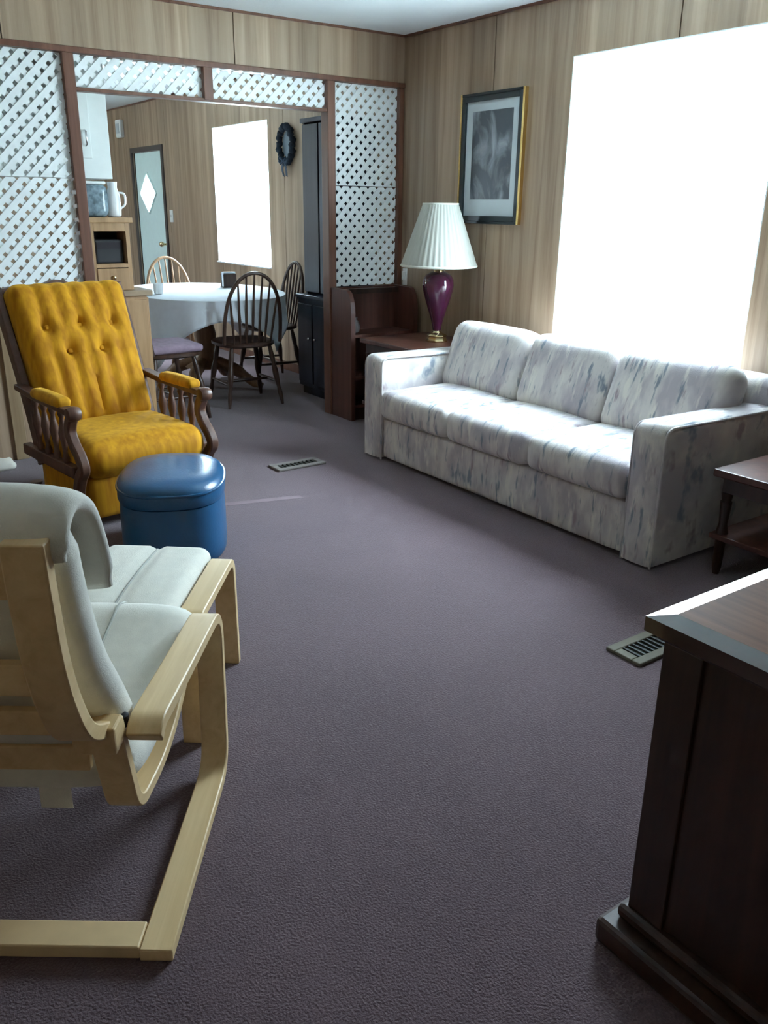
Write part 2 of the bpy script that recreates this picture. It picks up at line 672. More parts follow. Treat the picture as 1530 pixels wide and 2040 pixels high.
WIN1 = (2.20, 3.37, 0.62, 2.05)
WIN2 = (6.66, 7.72, 0.82, 1.98)
DOOR = (8.97, 9.80, 0.0, 1.85)
H = [WIN1, WIN2, DOOR]
mb = MB()
for (a, b, c, d) in holes_split(YB - 0.2, YF + 0.2, 0, ZC, H):
    mb.box(XR + 0.010, XR + 0.14, a, b, c, d)
wall_r = struct(mb.build('wall_right', 'groove'), 'wood-panelled long wall with the windows')
seams = [3.96 + 1.22 * k for k in range(-5, 7)]
for s0, s1 in zip(seams[:-1], seams[1:]):
    a0, a1 = max(s0, YB - 0.2) + 0.003, min(s1, YF + 0.2) - 0.003
    if a1 - a0 < 0.05:
        continue
    mb = MB()
    for (a, b, c, d) in holes_split(a0, a1, 0.0, ZC, H):
        mb.box(XR, XR + 0.012, a, b, c, d)
    mb.build('wall_panel', 'panelling', wall_r)

WIN_ADDED = (9.45, 10.40, 1.0, 1.9)  # unseen kitchen window, added so daylight reaches the pale far door
mb = MB()
for (a, b, c, d) in holes_split(YB - 0.2, YF + 0.2, 0, ZC, [WIN_ADDED]):
    mb.box(XL - 0.14, XL - 0.010, a, b, c, d)
wall_l = struct(mb.build('wall_left', 'groove'), 'wood-panelled wall on the left')
for k in range(10):
    mb = MB()
    for (a, b, c, d) in holes_split(YB + k * 1.22 + 0.003, min(YB + (k + 1) * 1.22 - 0.003, YF + 0.2), 0, ZC, [WIN_ADDED]):
        mb.box(XL - 0.012, XL, a, b, c, d)
    mb.build('wall_panel', 'panelling', wall_l)
wall_b = struct(MB().box(XL, XR, YB - 0.14, YB - 0.010, 0, ZC).build('wall_back', 'groove'), 'wood-panelled wall behind the viewer')
for k in range(4):
    MB().box(XL + k * 1.22 + 0.003, min(XL + (k + 1) * 1.22 - 0.003, XR), YB - 0.012, YB, 0, ZC).build('wall_panel', 'panelling', wall_b)
wall_f = struct(MB().box(XL, XR, YF + 0.010, YF + 0.14, 0, ZC).build('wall_far', 'groove'), 'wood-panelled end wall beyond the dining area')
for k in range(4):
    MB().box(XL + k * 1.22 + 0.003, min(XL + (k + 1) * 1.22 - 0.003, XR), YF, YF + 0.012, 0, ZC).build('wall_panel', 'panelling', wall_f)

# thin moulding where the walls meet the ceiling
struct(MB().box(XR - 0.012, XR, YB, YF, ZC - 0.014, ZC).build('trim_ceiling_right', 'trim_red'), 'dark thin moulding under the ceiling')
struct(MB().box(XR - 0.014, XR, YB, DOOR[0] - 0.06, 0, 0.07).build('baseboard_right', 'trim_red'), 'low brown baseboard')

# header of the divider
ZH = 2.055
wall_d = struct(MB().box(XL, XR, YD + 0.012, YD + 0.07, ZH, ZC).build('wall_divider', 'groove'), 'panelled header across the room above the lattice')
hs = [2.351 + 1.22 * k for k in range(-3, 2)]
for s0, s1 in zip(hs[:-1], hs[1:]):
    a0, a1 = max(s0, XL) + 0.003, min(s1, XR) - 0.003
    MB().box(a0, a1, YD, YD + 0.014, ZH, ZC).build('wall_panel', 'panelling', wall_d)
    MB().box(a0, a1, YD + 0.068, YD + 0.082, ZH, ZC).build('wall_panel', 'panelling', wall_d)
struct(MB().box(XL, XR, YD - 0.010, YD + 0.09, ZH - 0.022, ZH + 0.006).build('trim_header', 'trim_red', bevel=0.003), 'dark red strip under the panelled header')
struct(MB().box(XL, XR - 0.012, YD - 0.006, YD, ZC - 0.014, ZC).build('trim_ceiling', 'trim_red'), 'thin dark strip between header and ceiling')

# posts
ZL = 0.835


def post(name, x0, x1, z0, z1, label, mat='trim_red'):
    return struct(MB().box(x0, x1, YD - 0.004, YD + 0.078, z0, z1).build(name, mat, bevel=0.004), label)


post('trim_post_1', 1.405, 1.462, ZL, ZH - 0.02, 'reddish post left of the dining opening')
post('trim_post_2', 2.158, 2.212, 1.87, ZH - 0.02, 'short reddish post between the two low lattices')
post('trim_post_3', 2.952, 3.006, 0, ZH - 0.02, 'full-height reddish post right of the dining opening')
post('trim_post_4', 3.487, XR - 0.002, 0, ZH - 0.02, 'narrow reddish post in the wall corner')
post('trim_post_5', 0.20, 0.25, 0, ZH - 0.02, 'reddish post at the far left of the divider')
struct(MB().box(1.462, 2.952, YD + 0.004, YD + 0.07, 1.862, 1.880).build('trim_opening', 'trim_red', bevel=0.003), 'thin strip under the low lattices')
# solid divider part at far left, half wall below the left lattice
mb = MB().box(XL, 0.20, YD + 0.012, YD + 0.066, 0, ZH - 0.02)
wl = struct(mb.build('wall_divider_left', 'groove'), 'solid panelled end of the divider')
MB().box(XL, 0.20, YD, YD + 0.014, 0, ZH - 0.02).build('wall_panel', 'panelling', wl)
MB().box(XL, 0.20, YD + 0.064, YD + 0.078, 0, ZH - 0.02).build('wall_panel', 'panelling', wl)
hw = struct(MB().box(0.25, 1.462, YD + 0.012, YD + 0.066, 0, ZL - 0.02).build('wall_half', 'groove'), 'panelled half wall below the left lattice')
for a0, a1 in ((0.25, 0.945), (0.95, 1.462)):
    MB().box(a0, a1, YD, YD + 0.014, 0, ZL - 0.02).build('wall_panel', 'panelling', hw)
    MB().box(a0, a1, YD + 0.064, YD + 0.078, 0, ZL - 0.02).build('wall_panel', 'panelling', hw)
struct(MB().box(0.25, 1.47, YD - 0.012, YD + 0.09, ZL - 0.02, ZL).build('trim_half_wall_cap', 'trim_red', bevel=0.004), 'reddish cap of the half wall')
struct(MB().box(0.935, 0.998, YD - 0.016, YD, 0, ZL - 0.02).build('trim_half_wall', 'trim_light', bevel=0.003), 'light wooden upright strip on the half wall')


# lattice sheets
def clip(poly, x0, x1, z0, z1):
    def cut(p, inside, inter):
        out = []
        for i in range(len(p)):
            a, b = p[i - 1], p[i]
            ia, ib = inside(a), inside(b)
            if ia != ib:
                out.append(inter(a, b))
            if ib:
                out.append(b)
        return out

    def ix(x):
        return lambda a, b: (x, a[1] + (b[1] - a[1]) * (x - a[0]) / (b[0] - a[0]))

    def iz(z):
        return lambda a, b: (a[0] + (b[0] - a[0]) * (z - a[1]) / (b[1] - a[1]), z)

    for ins, it in ((lambda p: p[0] >= x0, ix(x0)), (lambda p: p[0] <= x1, ix(x1)), (lambda p: p[1] >= z0, iz(z0)), (lambda p: p[1] <= z1, iz(z1))):
        poly = cut(poly, ins, it)
        if len(poly) < 3:
            return []
    return poly


def lattice(x0, x1, z0, z1, label, group, y=YD + 0.026, pitch=0.068, w=0.0280):
    t = empty('lattice_panel', ((x0 + x1) / 2, y + 0.006, z0))
    tag(t, label, 'lattice', group)
    ox, oy, oz = t.location
    hw_ = w / math.sqrt(2)
    for layer, sg in ((0, 1), (1, -1)):
        span = (x1 - x0) + (z1 - z0)
        k = 0
        s = (x0 + z0 if sg < 0 else x0 - z1)
        n = int(span / pitch) + 1
        for i in range(n + 1):
            c = s + (i + 0.35) * pitch
            # line x - sg*z = c
            za, zb = z0 - 0.1, z1 + 0.1
            pl = [(c + sg * za - hw_, za), (c + sg * za + hw_, za), (c + sg * zb + hw_, zb), (c + sg * zb - hw_, zb)]
            pl = clip(pl, x0, x1, z0, z1)
            if len(pl) < 3:
                continue
            yy = y + 0.0065 * layer
            MB().prism([(p[0] - ox, yy - oy, p[1] - oz) for p in pl], (0, 0.006, 0)).build('slat', 'lattice_white', t)
    return t


lattice(3.007, 3.486, ZL, 1.445, 'lower white diagonal lattice sheet above the dark bookcase', 'white lattice sheets')
lattice(3.007, 3.486, 1.449, ZH - 0.024, 'upper white lattice sheet in the corner beside the framed picture', 'white lattice sheets')
lattice(0.252, 1.404, ZL, 1.445, 'lower white lattice sheet directly above the gold recliner', 'white lattice sheets')
lattice(0.252, 1.404, 1.449, ZH - 0.024, 'upper white lattice sheet at the top left of the divider', 'white lattice sheets')
lattice(1.463, 2.157, 1.881, ZH - 0.024, 'low wide lattice strip left of the short post over the opening', 'white lattice sheets')
lattice(2.213, 2.951, 1.881, ZH - 0.024, 'low wide lattice strip right of the short post over the opening', 'white lattice sheets')


# windows
def window(name, hole, label, face=XR, sg=1):
    y0, y1, z0, z1 = hole
    t = empty(name, (face, (y0 + y1) / 2, z0), 0)
    struct(t, label)
    ox, oy, oz = t.location

    def B(nm, a, b, c, d, x0, x1, m='white_vinyl', bev=0.003):
        return MB().box(sg * (x0 - XR), sg * (x1 - XR), a - oy, b - oy, c - oz, d - oz).build(nm, m, t, bevel=bev)
    fw = 0.022
    xa, xb = XR + 0.085, XR + 0.13
    B('window_jamb', y0, y0 + fw, z0, z1, xa, xb)
    B('window_jamb', y1 - fw, y1, z0, z1, xa, xb)
    B('window_head', y0 + fw, y1 - fw, z1 - fw, z1, xa, xb)
    B('window_sill', y0 + fw, y1 - fw, z0, z0 + fw, xa, xb)
    B('window_pane', y0 + fw, y1 - fw, z0 + fw, z1 - fw, xa + 0.018, xa + 0.022, 'window_glass', 0)
    B('window_reveal', y0, y0 + 0.006, z0, z1, XR, xa, 'white_vinyl', 0)
    B('window_reveal', y1 - 0.006, y1, z0, z1, XR, xa, 'white_vinyl', 0)
    B('window_reveal', y0, y1, z1 - 0.006, z1, XR, xa, 'white_vinyl', 0)
    B('window_stool', y0, y1, z0, z0 + 0.012, XR - 0.02, xa, 'white_vinyl', 0.002)
    return t


window('window_1', WIN1, 'large bright window above the sofa')
window('window_2', WIN2, 'bright dining window behind the table')
window('window_added', WIN_ADDED, 'unseen kitchen window added in the left wall to light the far door', XL, -1)

# exterior door with a diamond light
y0, y1, z0, z1 = DOOR
t = empty('door_1', (XR + 0.03, (y0 + y1) / 2, 0))
struct(t, 'pale door with a diamond window at the far end')
ox, oy, oz = t.location
dy, dz, hwid, hhei = 9.46 - oy, 1.44, 0.235, 0.205
ya, yb, za, zb = y0 - oy + 0.004, y1 - oy - 0.004, 0.004, z1 - 0.004
dm = [(dy - hwid, dz), (dy, dz - hhei), (dy + hwid, dz), (dy, dz + hhei)]
out = [(ya, dz), (ya, za), (dy, za), (yb, za), (yb, dz), (yb, zb), (dy, zb), (ya, zb)]
mb = MB()
for poly in ([out[0], out[1], out[2], dm[1], dm[0]], [out[2], out[3], out[4], dm[2], dm[1]], [out[4], out[5], out[6], dm[3], dm[2]], [out[6], out[7], out[0], dm[0], dm[3]]):
    mb.prism([(-0.01, p[0], p[1]) for p in poly], (0.04, 0, 0))
slab = mb.build('door_slab', 'door_white', t)
ring = MB()
for i in range(4):
    p, q = dm[i], dm[(i + 1) % 4]
    ring.tube([(-0.014, p[0], p[1]), (-0.014, q[0], q[1])], 0.012, 6)
ring.build('diamond_moulding', 'door_white', t)
MB().prism([(0.008, p[0], p[1]) for p in dm], (0.004, 0, 0)).build('diamond_pane', 'window_glass', t)
kn = MB()
kn.tube([(-0.01, ya + 0.06, 0.93), (-0.05, ya + 0.06, 0.93)], 0.012, 8)
kn.cushion((-0.07, ya + 0.06, 0.93), (0.05, 0.055, 0.055), 0.027, n=6)
kn.build('door_knob', 'brass', t, smooth=40)
for (a, b, c, d) in ((y0 - 0.05, y0, 0, z1 + 0.05), (y1, y1 + 0.05, 0, z1 + 0.05), (y0, y1, z1, z1 + 0.05)):
    MB().box(XR - 0.014 - ox, XR - ox, a - oy, b - oy, c, d).build('door_casing', 'door_trim', t)

# thin flat strip on the carpet, paler than the rest
struct(MB().prism([(1.50, 3.535, 0.0), (1.50, 3.488, 0.0), (1.918, 3.378, 0.0), (1.922, 3.422, 0.0)], (0, 0, 0.0007)).build('trim_carpet_strip', plain('carpet_strip', (0.21, 0.155, 0.172), rough=0.95)), 'paler strip on the carpet beside the blue ottoman')


# ------------------------------------------------------------------ sofa
def make_sofa():
    X0, YA, YZ = 2.59, 1.872, 3.856
    t = empty('sofa', (X0, (YA + YZ) / 2, 0))
    tag(t, 'long pale brushstroke-patterned sofa under the big window', 'sofa')
    oy = t.location[1]
    ya, yz = YA - oy, YZ - oy
    M = 'sofa_fabric'
    aw = 0.15
    D = 0.86
    MB().cushion((0.385, 0, 0.128), (0.73, yz - ya - 2 * aw + 0.02, 0.225), 0.02, n=10).build('base', M, t, smooth=50)
    for s in (-1, 1):
        yc = ya + aw / 2 if s < 0 else yz - aw / 2
        arm = MB()
        # arm profile: upright slab with a softly rounded top, front and back
        rings = []
        out = []
        for (px, pz) in fillet_path([(0.0, 0, 0.015), (0.0, 0, 0.572), (0.30, 0, 0.566), (D - 0.05, 0, 0.562), (D - 0.05, 0, 0.015)], [0.055, 0.01, 0.06], 6) and \
                [(q.x, q.z) for q in fillet_path([(0.0, 0, 0.015), (0.0, 0, 0.572), (0.30, 0, 0.566), (D - 0.05, 0, 0.562), (D - 0.05, 0, 0.015)], [0.055, 0.01, 0.06], 6)]:
            out.append((px, pz))
        cx = sum(p[0] for p in out) / len(out)
        cz = 0.29
        for k, (off, ins) in enumerate(((-1.0, 0.028), (-0.93, 0.010), (-0.75, 0.0), (0, -0.004), (0.75, 0.0), (0.93, 0.010), (1.0, 0.028))):
            rg = []
            for (px, pz) in out:
                qx = px + (ins if px < 0.1 else (-ins if px > D - 0.15 else 0))
                qz = pz - (ins if pz > 0.5 else 0)
                rg.append((qx, yc + off * aw / 2, qz))
            rings.append(rg)
        arm.loft(rings)
        a = arm.build('arm', M, t, smooth=60)
        yo = ya if s < 0 else yz
        yi = ya + aw if s < 0 else yz - aw
        for yy in (yo, yi):
            sg = 1 if yy == yc - aw / 2 else -1
            pth = [(p[0] + (0.010 if p[0] < .1 else 0), yy + sg * 0.004, p[1] - 0.008) for p in out if p[0] < D - 0.1]
            MB().tube(pth, 0.0055, 6).build('piping', M, a, smooth=60)
    # seat cushions
    w = (yz - ya - 2 * aw) / 3
    for i in range(3):
        yc = ya + aw + w * (i + 0.5)
        MB().cushion((0.325, yc, 0.318), (0.67, w - 0.004, 0.155), 0.045, (0.008, 0, 0.014), 14).build('seat_cushion', M, t, smooth=60)
    # back frame and cushions
    MB().cushion((0.765, 0, 0.345), (0.17, yz - ya - 0.02, 0.66), 0.06, n=10, fn=lambda a, b, c: ((0.02 * c), 0, 0)).build('back_frame', M, t, smooth=60)
    tilt = Matrix.Rotation(math.radians(20), 3, 'Y')
    for i in range(3):
        yc = ya + aw + w * (i + 0.5)
        ww = w - 0.004
        if i in (0, 2):
            ww += 0.05
            yc += 0.025 if i == 2 else -0.025
        MB().cushion((0.565, yc, 0.53), (0.19, ww, 0.40), 0.075, (0.018, 0, 0.006), 14, rot=tilt).build('back_cushion', M, t, smooth=60)
    for (px, py) in ((0.08, ya + 0.08), (0.08, yz - 0.08), (0.75, ya + 0.08), (0.75, yz - 0.08)):
        MB().box(px - 0.03, px + 0.03, py - 0.03, py + 0.03, 0, 0.018).build('foot', 'dark_wood', t)


make_sofa()


# ------------------------------------------------------------------ gold recliner
def make_recliner():
    t = empty('recliner', (1.225, 3.50, 0), math.radians(8))
    tag(t, 'mustard gold velvet recliner with button-tufted back and dark wooden spindle arms', 'armchair')
    V, Wd = 'gold_velvet', 'recliner_wood'
    # seat: rolled front edge
    MB().cushion((0, 0.255, 0.300), (0.585, 0.55, 0.165), 0.075, (0, 0.015, 0.022), 16).build('seat_cushion', V, t, smooth=60)
    # tufted back
    tilt = Matrix.Rotation(math.radians(-24), 3, 'X')

    def dents(a, b, c):
        if b > -0.3:
            return (0, 0, 0)
        d = 0
        for row, cols in ((0.36, (-0.6, 0.0, 0.6)), (0.02, (-0.3, 0.3))):
            for cc in cols:
                d += 0.034 * math.exp(-(((a - cc) / 0.11) ** 2 + ((c - row) / 0.085) ** 2))
        for cc in (-0.6, -0.3, 0.0, 0.3, 0.6):
            d += 0.016 * math.exp(-((a - cc) / 0.055) ** 2) * (1 if (c < 0.02 or c > 0.36) else 0.4)
        d += 0.012 * math.exp(-((c - 0.02) / 0.05) ** 2) * (1 if abs(a) < 0.35 else 0.3)
        return (0, d, 0)

    def taper(a, b, c):
        dx, dy, dz = dents(a, b, c)
        return (dx + a * 0.012 * c, dy, dz)
    bk = MB().cushion((0, 0.585, 0.655), (0.53, 0.15, 0.68), 0.055, (0, 0.03, 0), 40, fn=taper, rot=tilt).build('backrest', V, t, smooth=70)
    for row, cols in ((0.36, (-0.6, 0.0, 0.6)), (0.02, (-0.3, 0.3))):
        for cc in cols:
            p = tilt @ Vector((cc * 0.2525, -0.062, row * 0.34)) + Vector((0, 0.585, 0.655))
            MB().cushion(p, (0.022, 0.014, 0.022), 0.0069, n=6, rot=tilt).build('button', V, bk, smooth=60)
    # wooden back frame with carved crest
    for s in (-1, 1):
        pth = smooth_path([(s * 0.284, 0.47, 0.20), (s * 0.284, 0.54, 0.42), (s * 0.288, 0.66, 0.72), (s * 0.290, 0.765, 0.955)], 5)
        MB().ribbon(pth, (0.035, 0, 0), 0.06).build('back_post', Wd, t, smooth=40, bevel=0.006)
    cr = []
    for i in range(25):
        a = -1 + 2 * i / 24
        cr.append((a * 0.285, 0.772, 0.955 + 0.022 * math.exp(-(a / 0.35) ** 2) + 0.006 * math.cos(a * 9)))
    cr2 = [(p[0], p[1] - 0.02, 0.91) for p in reversed(cr)]
    MB().prism(cr + cr2, (0, 0.04, 0)).build('crest_rail', Wd, t, bevel=0.006)
    bp = MB()
    bp.prism([(-0.262, 0.585, 0.30), (0.262, 0.585, 0.30), (0.262, 0.785, 0.93), (-0.262, 0.785, 0.93)], (0, 0.012, 0))
    bp.build('back_panel', V, t)
    for s in (-1, 1):
        x = s * 0.308
        # arm rail with rolled knob
        pth = smooth_path([(x, 0.58, 0.545), (x, 0.40, 0.530), (x, 0.20, 0.524), (x, 0.07, 0.520), (x, 0.035, 0.515)], 4)
        MB().ribbon(pth, (0.05, 0, 0), 0.026).build('arm_rail', Wd, t, smooth=40, bevel=0.007)
        MB().cushion((x, 0.245, 0.548), (0.068, 0.29, 0.042), 0.02, (0, 0, 0.006), 10).build('arm_pad', V, t, smooth=60)
        kb = MB()
        kb.lathe([(0.006, -0.03), (0.026, -0.026), (0.032, -0.008), (0.032, 0.008), (0.026, 0.026), (0.006, 0.03)], n=14)
        kb.v = [(x + p[2], 0.028 + p[0], 0.515 + p[1]) for p in kb.v]
        kb.build('arm_knob', Wd, t, smooth=50)
        # front post, scrolled
        pth = smooth_path([(x, 0.045, 0.50), (x, 0.075, 0.44), (x, 0.05, 0.385), (x, 0.0, 0.335), (x, -0.018, 0.29), (x, 0.02, 0.245), (x, 0.055, 0.17), (x, 0.06, 0.06)], 5)
        MB().ribbon(pth, (0.042, 0, 0), 0.044).build('front_post', Wd, t, smooth=50, bevel=0.008)
        # lower side rail, spindles
        MB().box(x - 0.02, x + 0.02, 0.05, 0.58, 0.235, 0.285).build('side_rail', Wd, t, bevel=0.006)
        for yy in (0.15, 0.24, 0.33, 0.42):
            prof = [(0.010, 0.28), (0.016, 0.30), (0.010, 0.325), (0.013, 0.36), (0.021, 0.41), (0.013, 0.455), (0.009, 0.475), (0.017, 0.495), (0.011, 0.52)]
            MB().lathe(prof, (x, yy, 0), 10).build('spindle', Wd, t, smooth=60)
        MB().cushion((s * 0.280, 0.26, 0.145), (0.022, 0.44, 0.19), 0.008, n=6).build('side_panel', V, t, smooth=50)
        for yy in (0.06, 0.56):
            MB().lathe([(0.018, 0.0), (0.026, 0.015), (0.03, 0.05), (0.022, 0.08), (0.028, 0.10)], (x * 0.96, yy, 0), 12).build('leg', Wd, t, smooth=50)
    # folded footrest below the seat
    MB().cushion((0, 0.055, 0.135), (0.55, 0.06, 0.185), 0.02, (0, 0.012, 0), 10).build('footrest', V, t, smooth=60)
    MB().box(-0.285, 0.285, 0.10, 0.56, 0.20, 0.24).build('seat_frame', Wd, t)


make_recliner()


# ------------------------------------------------------------------ blue ottoman
def make_ottoman():
    t = empty('ottoman', (1.180, 3.135, 0), math.radians(64))
    tag(t, 'oval blue vinyl storage ottoman in front of the gold recliner', 'ottoman')
    a, b, e = 0.265, 0.207, 2.7

    def ring(k, z, n=56):
        out = []
        for j in range(n):
            w = 2 * PI * j / n
            c, s = math.cos(w), math.sin(w)
            out.append((math.copysign(abs(c) ** (2 / e), c) * (a * k), math.copysign(abs(s) ** (2 / e), s) * (b * k + (0.03 * (k - 1) if k > 0.9 else 0)), z))
        return out
    MB().loft([ring(k, z) for k, z in ((0.90, 0.0), (0.955, 0.004), (0.985, 0.016), (0.99, 0.05), (0.985, 0.20), (0.975, 0.238), (0.95, 0.242))]).build('body', 'blue_vinyl', t, smooth=50)
    MB().loft([ring(k, z) for k, z in ((0.95, 0.243), (0.99, 0.244), (1.005, 0.255), (1.0, 0.285), (0.985, 0.302), (0.95, 0.318), (0.86, 0.331), (0.6, 0.340), (0.3, 0.343), (0.05, 0.344))]).build('lid', 'blue_vinyl', t, smooth=60)
    MB().tube([(p[0], p[1], p[2]) for p in ring(1.0, 0.296)], 0.0055, 6, closed=True).build('piping', 'blue_vinyl', t, smooth=60)


make_ottoman()


# ------------------------------------------------------------------ bentwood armchair and footstool
ANG = math.radians(54.45)


def make_bentwood_chair():
    # local x: forward, local y: to the chair's left (away from the viewer), z up
    t = empty('bentwood_armchair', (0.381, 1.195, 0), ANG)
    tag(t, 'pale birch bentwood armchair with cream cushion seen from behind', 'armchair')
    Wt = 0.66
    bw = 0.062
    th = 0.026
    for y in (bw / 2, Wt - bw / 2):
        pth = fillet_path([(0.0, y, th / 2), (0.575, y, th / 2), (0.600, y, 0.425), (0.30, y, 0.447), (0.082, y, 0.466), (0.056, y, 0.448)], [0.085, 0.075, 0.05, 0.02], 8)
        MB().ribbon(pth, (0, bw, 0), th).build('side_frame', 'birch', t, smooth=40, bevel=0.003)
    # floor stretcher at the back, upper stretcher at the front
    MB().box(0.005, 0.067, bw + 0.001, Wt - bw - 0.001, 0.0, 0.028).build('floor_stretcher', 'birch_edge', t, bevel=0.003)
    # seat-and-back strips
    for y in (0.094, Wt - 0.094):
        seat = fillet_path([(0.045, y, 0.492), (0.105, y, 0.262), (0.32, y, 0.240), (0.585, y, 0.345)], [0.05, 0.12], 8)
        MB().ribbon(seat, (0, 0.06, 0), 0.024).build('seat_strip', 'birch', t, smooth=40, bevel=0.003)
        yb = y + (0.012 if y < 0.3 else -0.012)
        back = smooth_path([(0.040, yb, 0.478), (-0.045, yb, 0.530), (-0.090, yb, 0.610), (-0.115, yb, 0.70), (-0.126, yb, 0.80), (-0.132, yb, 0.890)], 6)
        MB().ribbon(back, (0, 0.062, 0), 0.028).build('back_strip', 'birch', t, smooth=40, bevel=0.003)
    for s, y in ((-1, 0.075), (1, Wt - 0.075)):
        MB().box(0.004, 0.052, y - 0.062 if s > 0 else y - 0.012, y + 0.012 if s > 0 else y + 0.062, 0.448, 0.500).build('bracket', 'birch', t, bevel=0.004)
        MB().lathe([(0.004, -0.012), (0.011, -0.010), (0.011, 0.010), (0.004, 0.012)], (0.078, y + s * 0.002, 0.470), 10).build('bolt', 'bolt', t, smooth=40)
    # cross bars of the back and under the seat
    for (x, z, hh, tt) in ((-0.118, 0.835, 0.075, 0.018), (-0.094, 0.655, 0.055, 0.018), (-0.045, 0.548, 0.045, 0.018), (0.075, 0.395, 0.050, 0.018)):
        MB().box(x - tt / 2, x + tt / 2, 0.136, Wt - 0.136, z - hh / 2, z + hh / 2).build('cross_bar', 'birch', t, bevel=0.003)
    MB().box(0.555, 0.575, 0.136, Wt - 0.136, 0.315, 0.355).build('front_rail', 'birch', t, bevel=0.003)

    # one long cushion, bent at the hip, with a pillow folded over the top
    def pad(path, th0, name, seams=(), ys=(0.070, Wt - 0.070), par=t, ends=0.6, side=1):
        p = [Vector(q) for q in path]
        n = len(p)
        rings = []
        prof = []
        m = 26
        for j in range(m):
            w = 2 * PI * j / m
            c, s = math.cos(w), math.sin(w)
            prof.append((math.copysign(abs(c) ** 0.38, c), math.copysign(abs(s) ** 0.75, s)))
        yc, hy = (ys[0] + ys[1]) / 2, (ys[1] - ys[0]) / 2
        for i, q in enumerate(p):
            tg = (p[min(i + 1, n - 1)] - p[max(i - 1, 0)]).normalized()
            nr = Vector((-tg.z, 0, tg.x))
            e = min(i, n - 1 - i) / 2.0
            k = 1.0 if e >= 1 else (ends + (1 - ends) * math.sqrt(max(0, 1 - (1 - e) ** 2)))
            rg = []
            for (a, b) in prof:
                tt = th0 / 2 * k
                pill = 1.0
                rg.append(Vector((q.x, yc + a * hy * (0.98 if k < 1 else 1), q.z)) + nr * (b * tt * pill))
            rings.append(rg)
        o = MB().loft(rings).build(name, 'cream_canvas', par, smooth=70)
        # stitched seams running along the cushion, on the sitting side
        for sm in seams:
            line = []
            for i in range(1, n - 1):
                tg = (p[i + 1] - p[i - 1]).normalized()
                line.append(Vector((p[i].x, yc + sm * hy, p[i].z)) + Vector((-tg.z, 0, tg.x)) * (side * (th0 / 2 + 0.001)))
            MB().tube(line, 0.0035, 6).build('seam', 'canvas_seam', o, smooth=60)
        return o
    seat_p = smooth_path([(0.115, 0, 0.350), (0.20, 0, 0.325), (0.36, 0, 0.325), (0.52, 0, 0.358), (0.612, 0, 0.376), (0.645, 0, 0.345)], 4)
    pad(seat_p, 0.105, 'seat_cushion', (-0.33, 0.33))
    back_p = smooth_path([(0.140, 0, 0.415), (0.085, 0, 0.515), (0.018, 0, 0.62), (-0.022, 0, 0.72), (-0.042, 0, 0.80), (-0.052, 0, 0.870)], 4)
    pad(back_p, 0.115, 'back_cushion', (-0.33, 0.33), side=-1)
    roll = smooth_path([(-0.108, 0, 0.850), (-0.098, 0, 0.895), (-0.055, 0, 0.918), (0.005, 0, 0.890), (0.045, 0, 0.815), (0.065, 0, 0.735)], 4)
    pad(roll, 0.055, 'head_pillow', (0.0,), (0.055, Wt - 0.055))
    MB().box(0.12, 0.122, 0.20, 0.26, 0.245, 0.32).build('care_tag', 'cream_canvas', t)


make_bentwood_chair()


def make_footstool():
    rel = (0.690, 0.075)
    fx, fy = math.cos(ANG), math.sin(ANG)
    t = empty('footstool', (0.381 + rel[0] * fx - rel[1] * fy, 1.195 + rel[0] * fy + rel[1] * fx, 0), ANG - math.radians(2.0))
    tag(t, 'birch footstool with cream cushion pushed against the bentwood armchair', 'footstool')
    D, Wt, bw, th = 0.412, 0.60, 0.062, 0.026
    for y in (bw / 2, Wt - bw / 2):
        pth = fillet_path([(0.0, y, 0), (0.008, y, 0.345), (D - 0.008, y, 0.345), (D, y, 0)], 0.045, 8)
        MB().ribbon(pth, (0, bw, 0), th).build('side_frame', 'birch', t, smooth=40, bevel=0.003)
    for x in (0.05, D - 0.05):
        MB().box(x - 0.012, x + 0.012, bw + 0.001, Wt - bw - 0.001, 0.29, 0.33).build('rail', 'birch', t, bevel=0.003)

    def quilt(a, b, c):
        d = 0
        for k in (-0.33, 0.33):
            d -= 0.012 * math.exp(-((b - k) / 0.045) ** 2)
        return (0, 0, d if c > 0.3 else 0)
    cw = Wt - 2 * bw - 0.012
    cu = MB().cushion((D / 2 + 0.005, Wt / 2, 0.332), (D + 0.035, cw, 0.092), 0.035, (0.006, 0.0, 0.012), 24, fn=quilt).build('cushion', 'cream_canvas', t, smooth=60)
    for k in (-0.33, 0.33):
        line = []
        for i in range(13):
            a = -0.86 + 1.72 * i / 12
            line.append((D / 2 + 0.005 + a * (D + 0.035) / 2, Wt / 2 + k * cw / 2, 0.332 + 0.046 + 0.012 * (1 - a * a) * (1 - k * k) - 0.0105))
        MB().tube(line, 0.0035, 6).build('seam', 'canvas_seam', cu, smooth=60)


make_footstool()


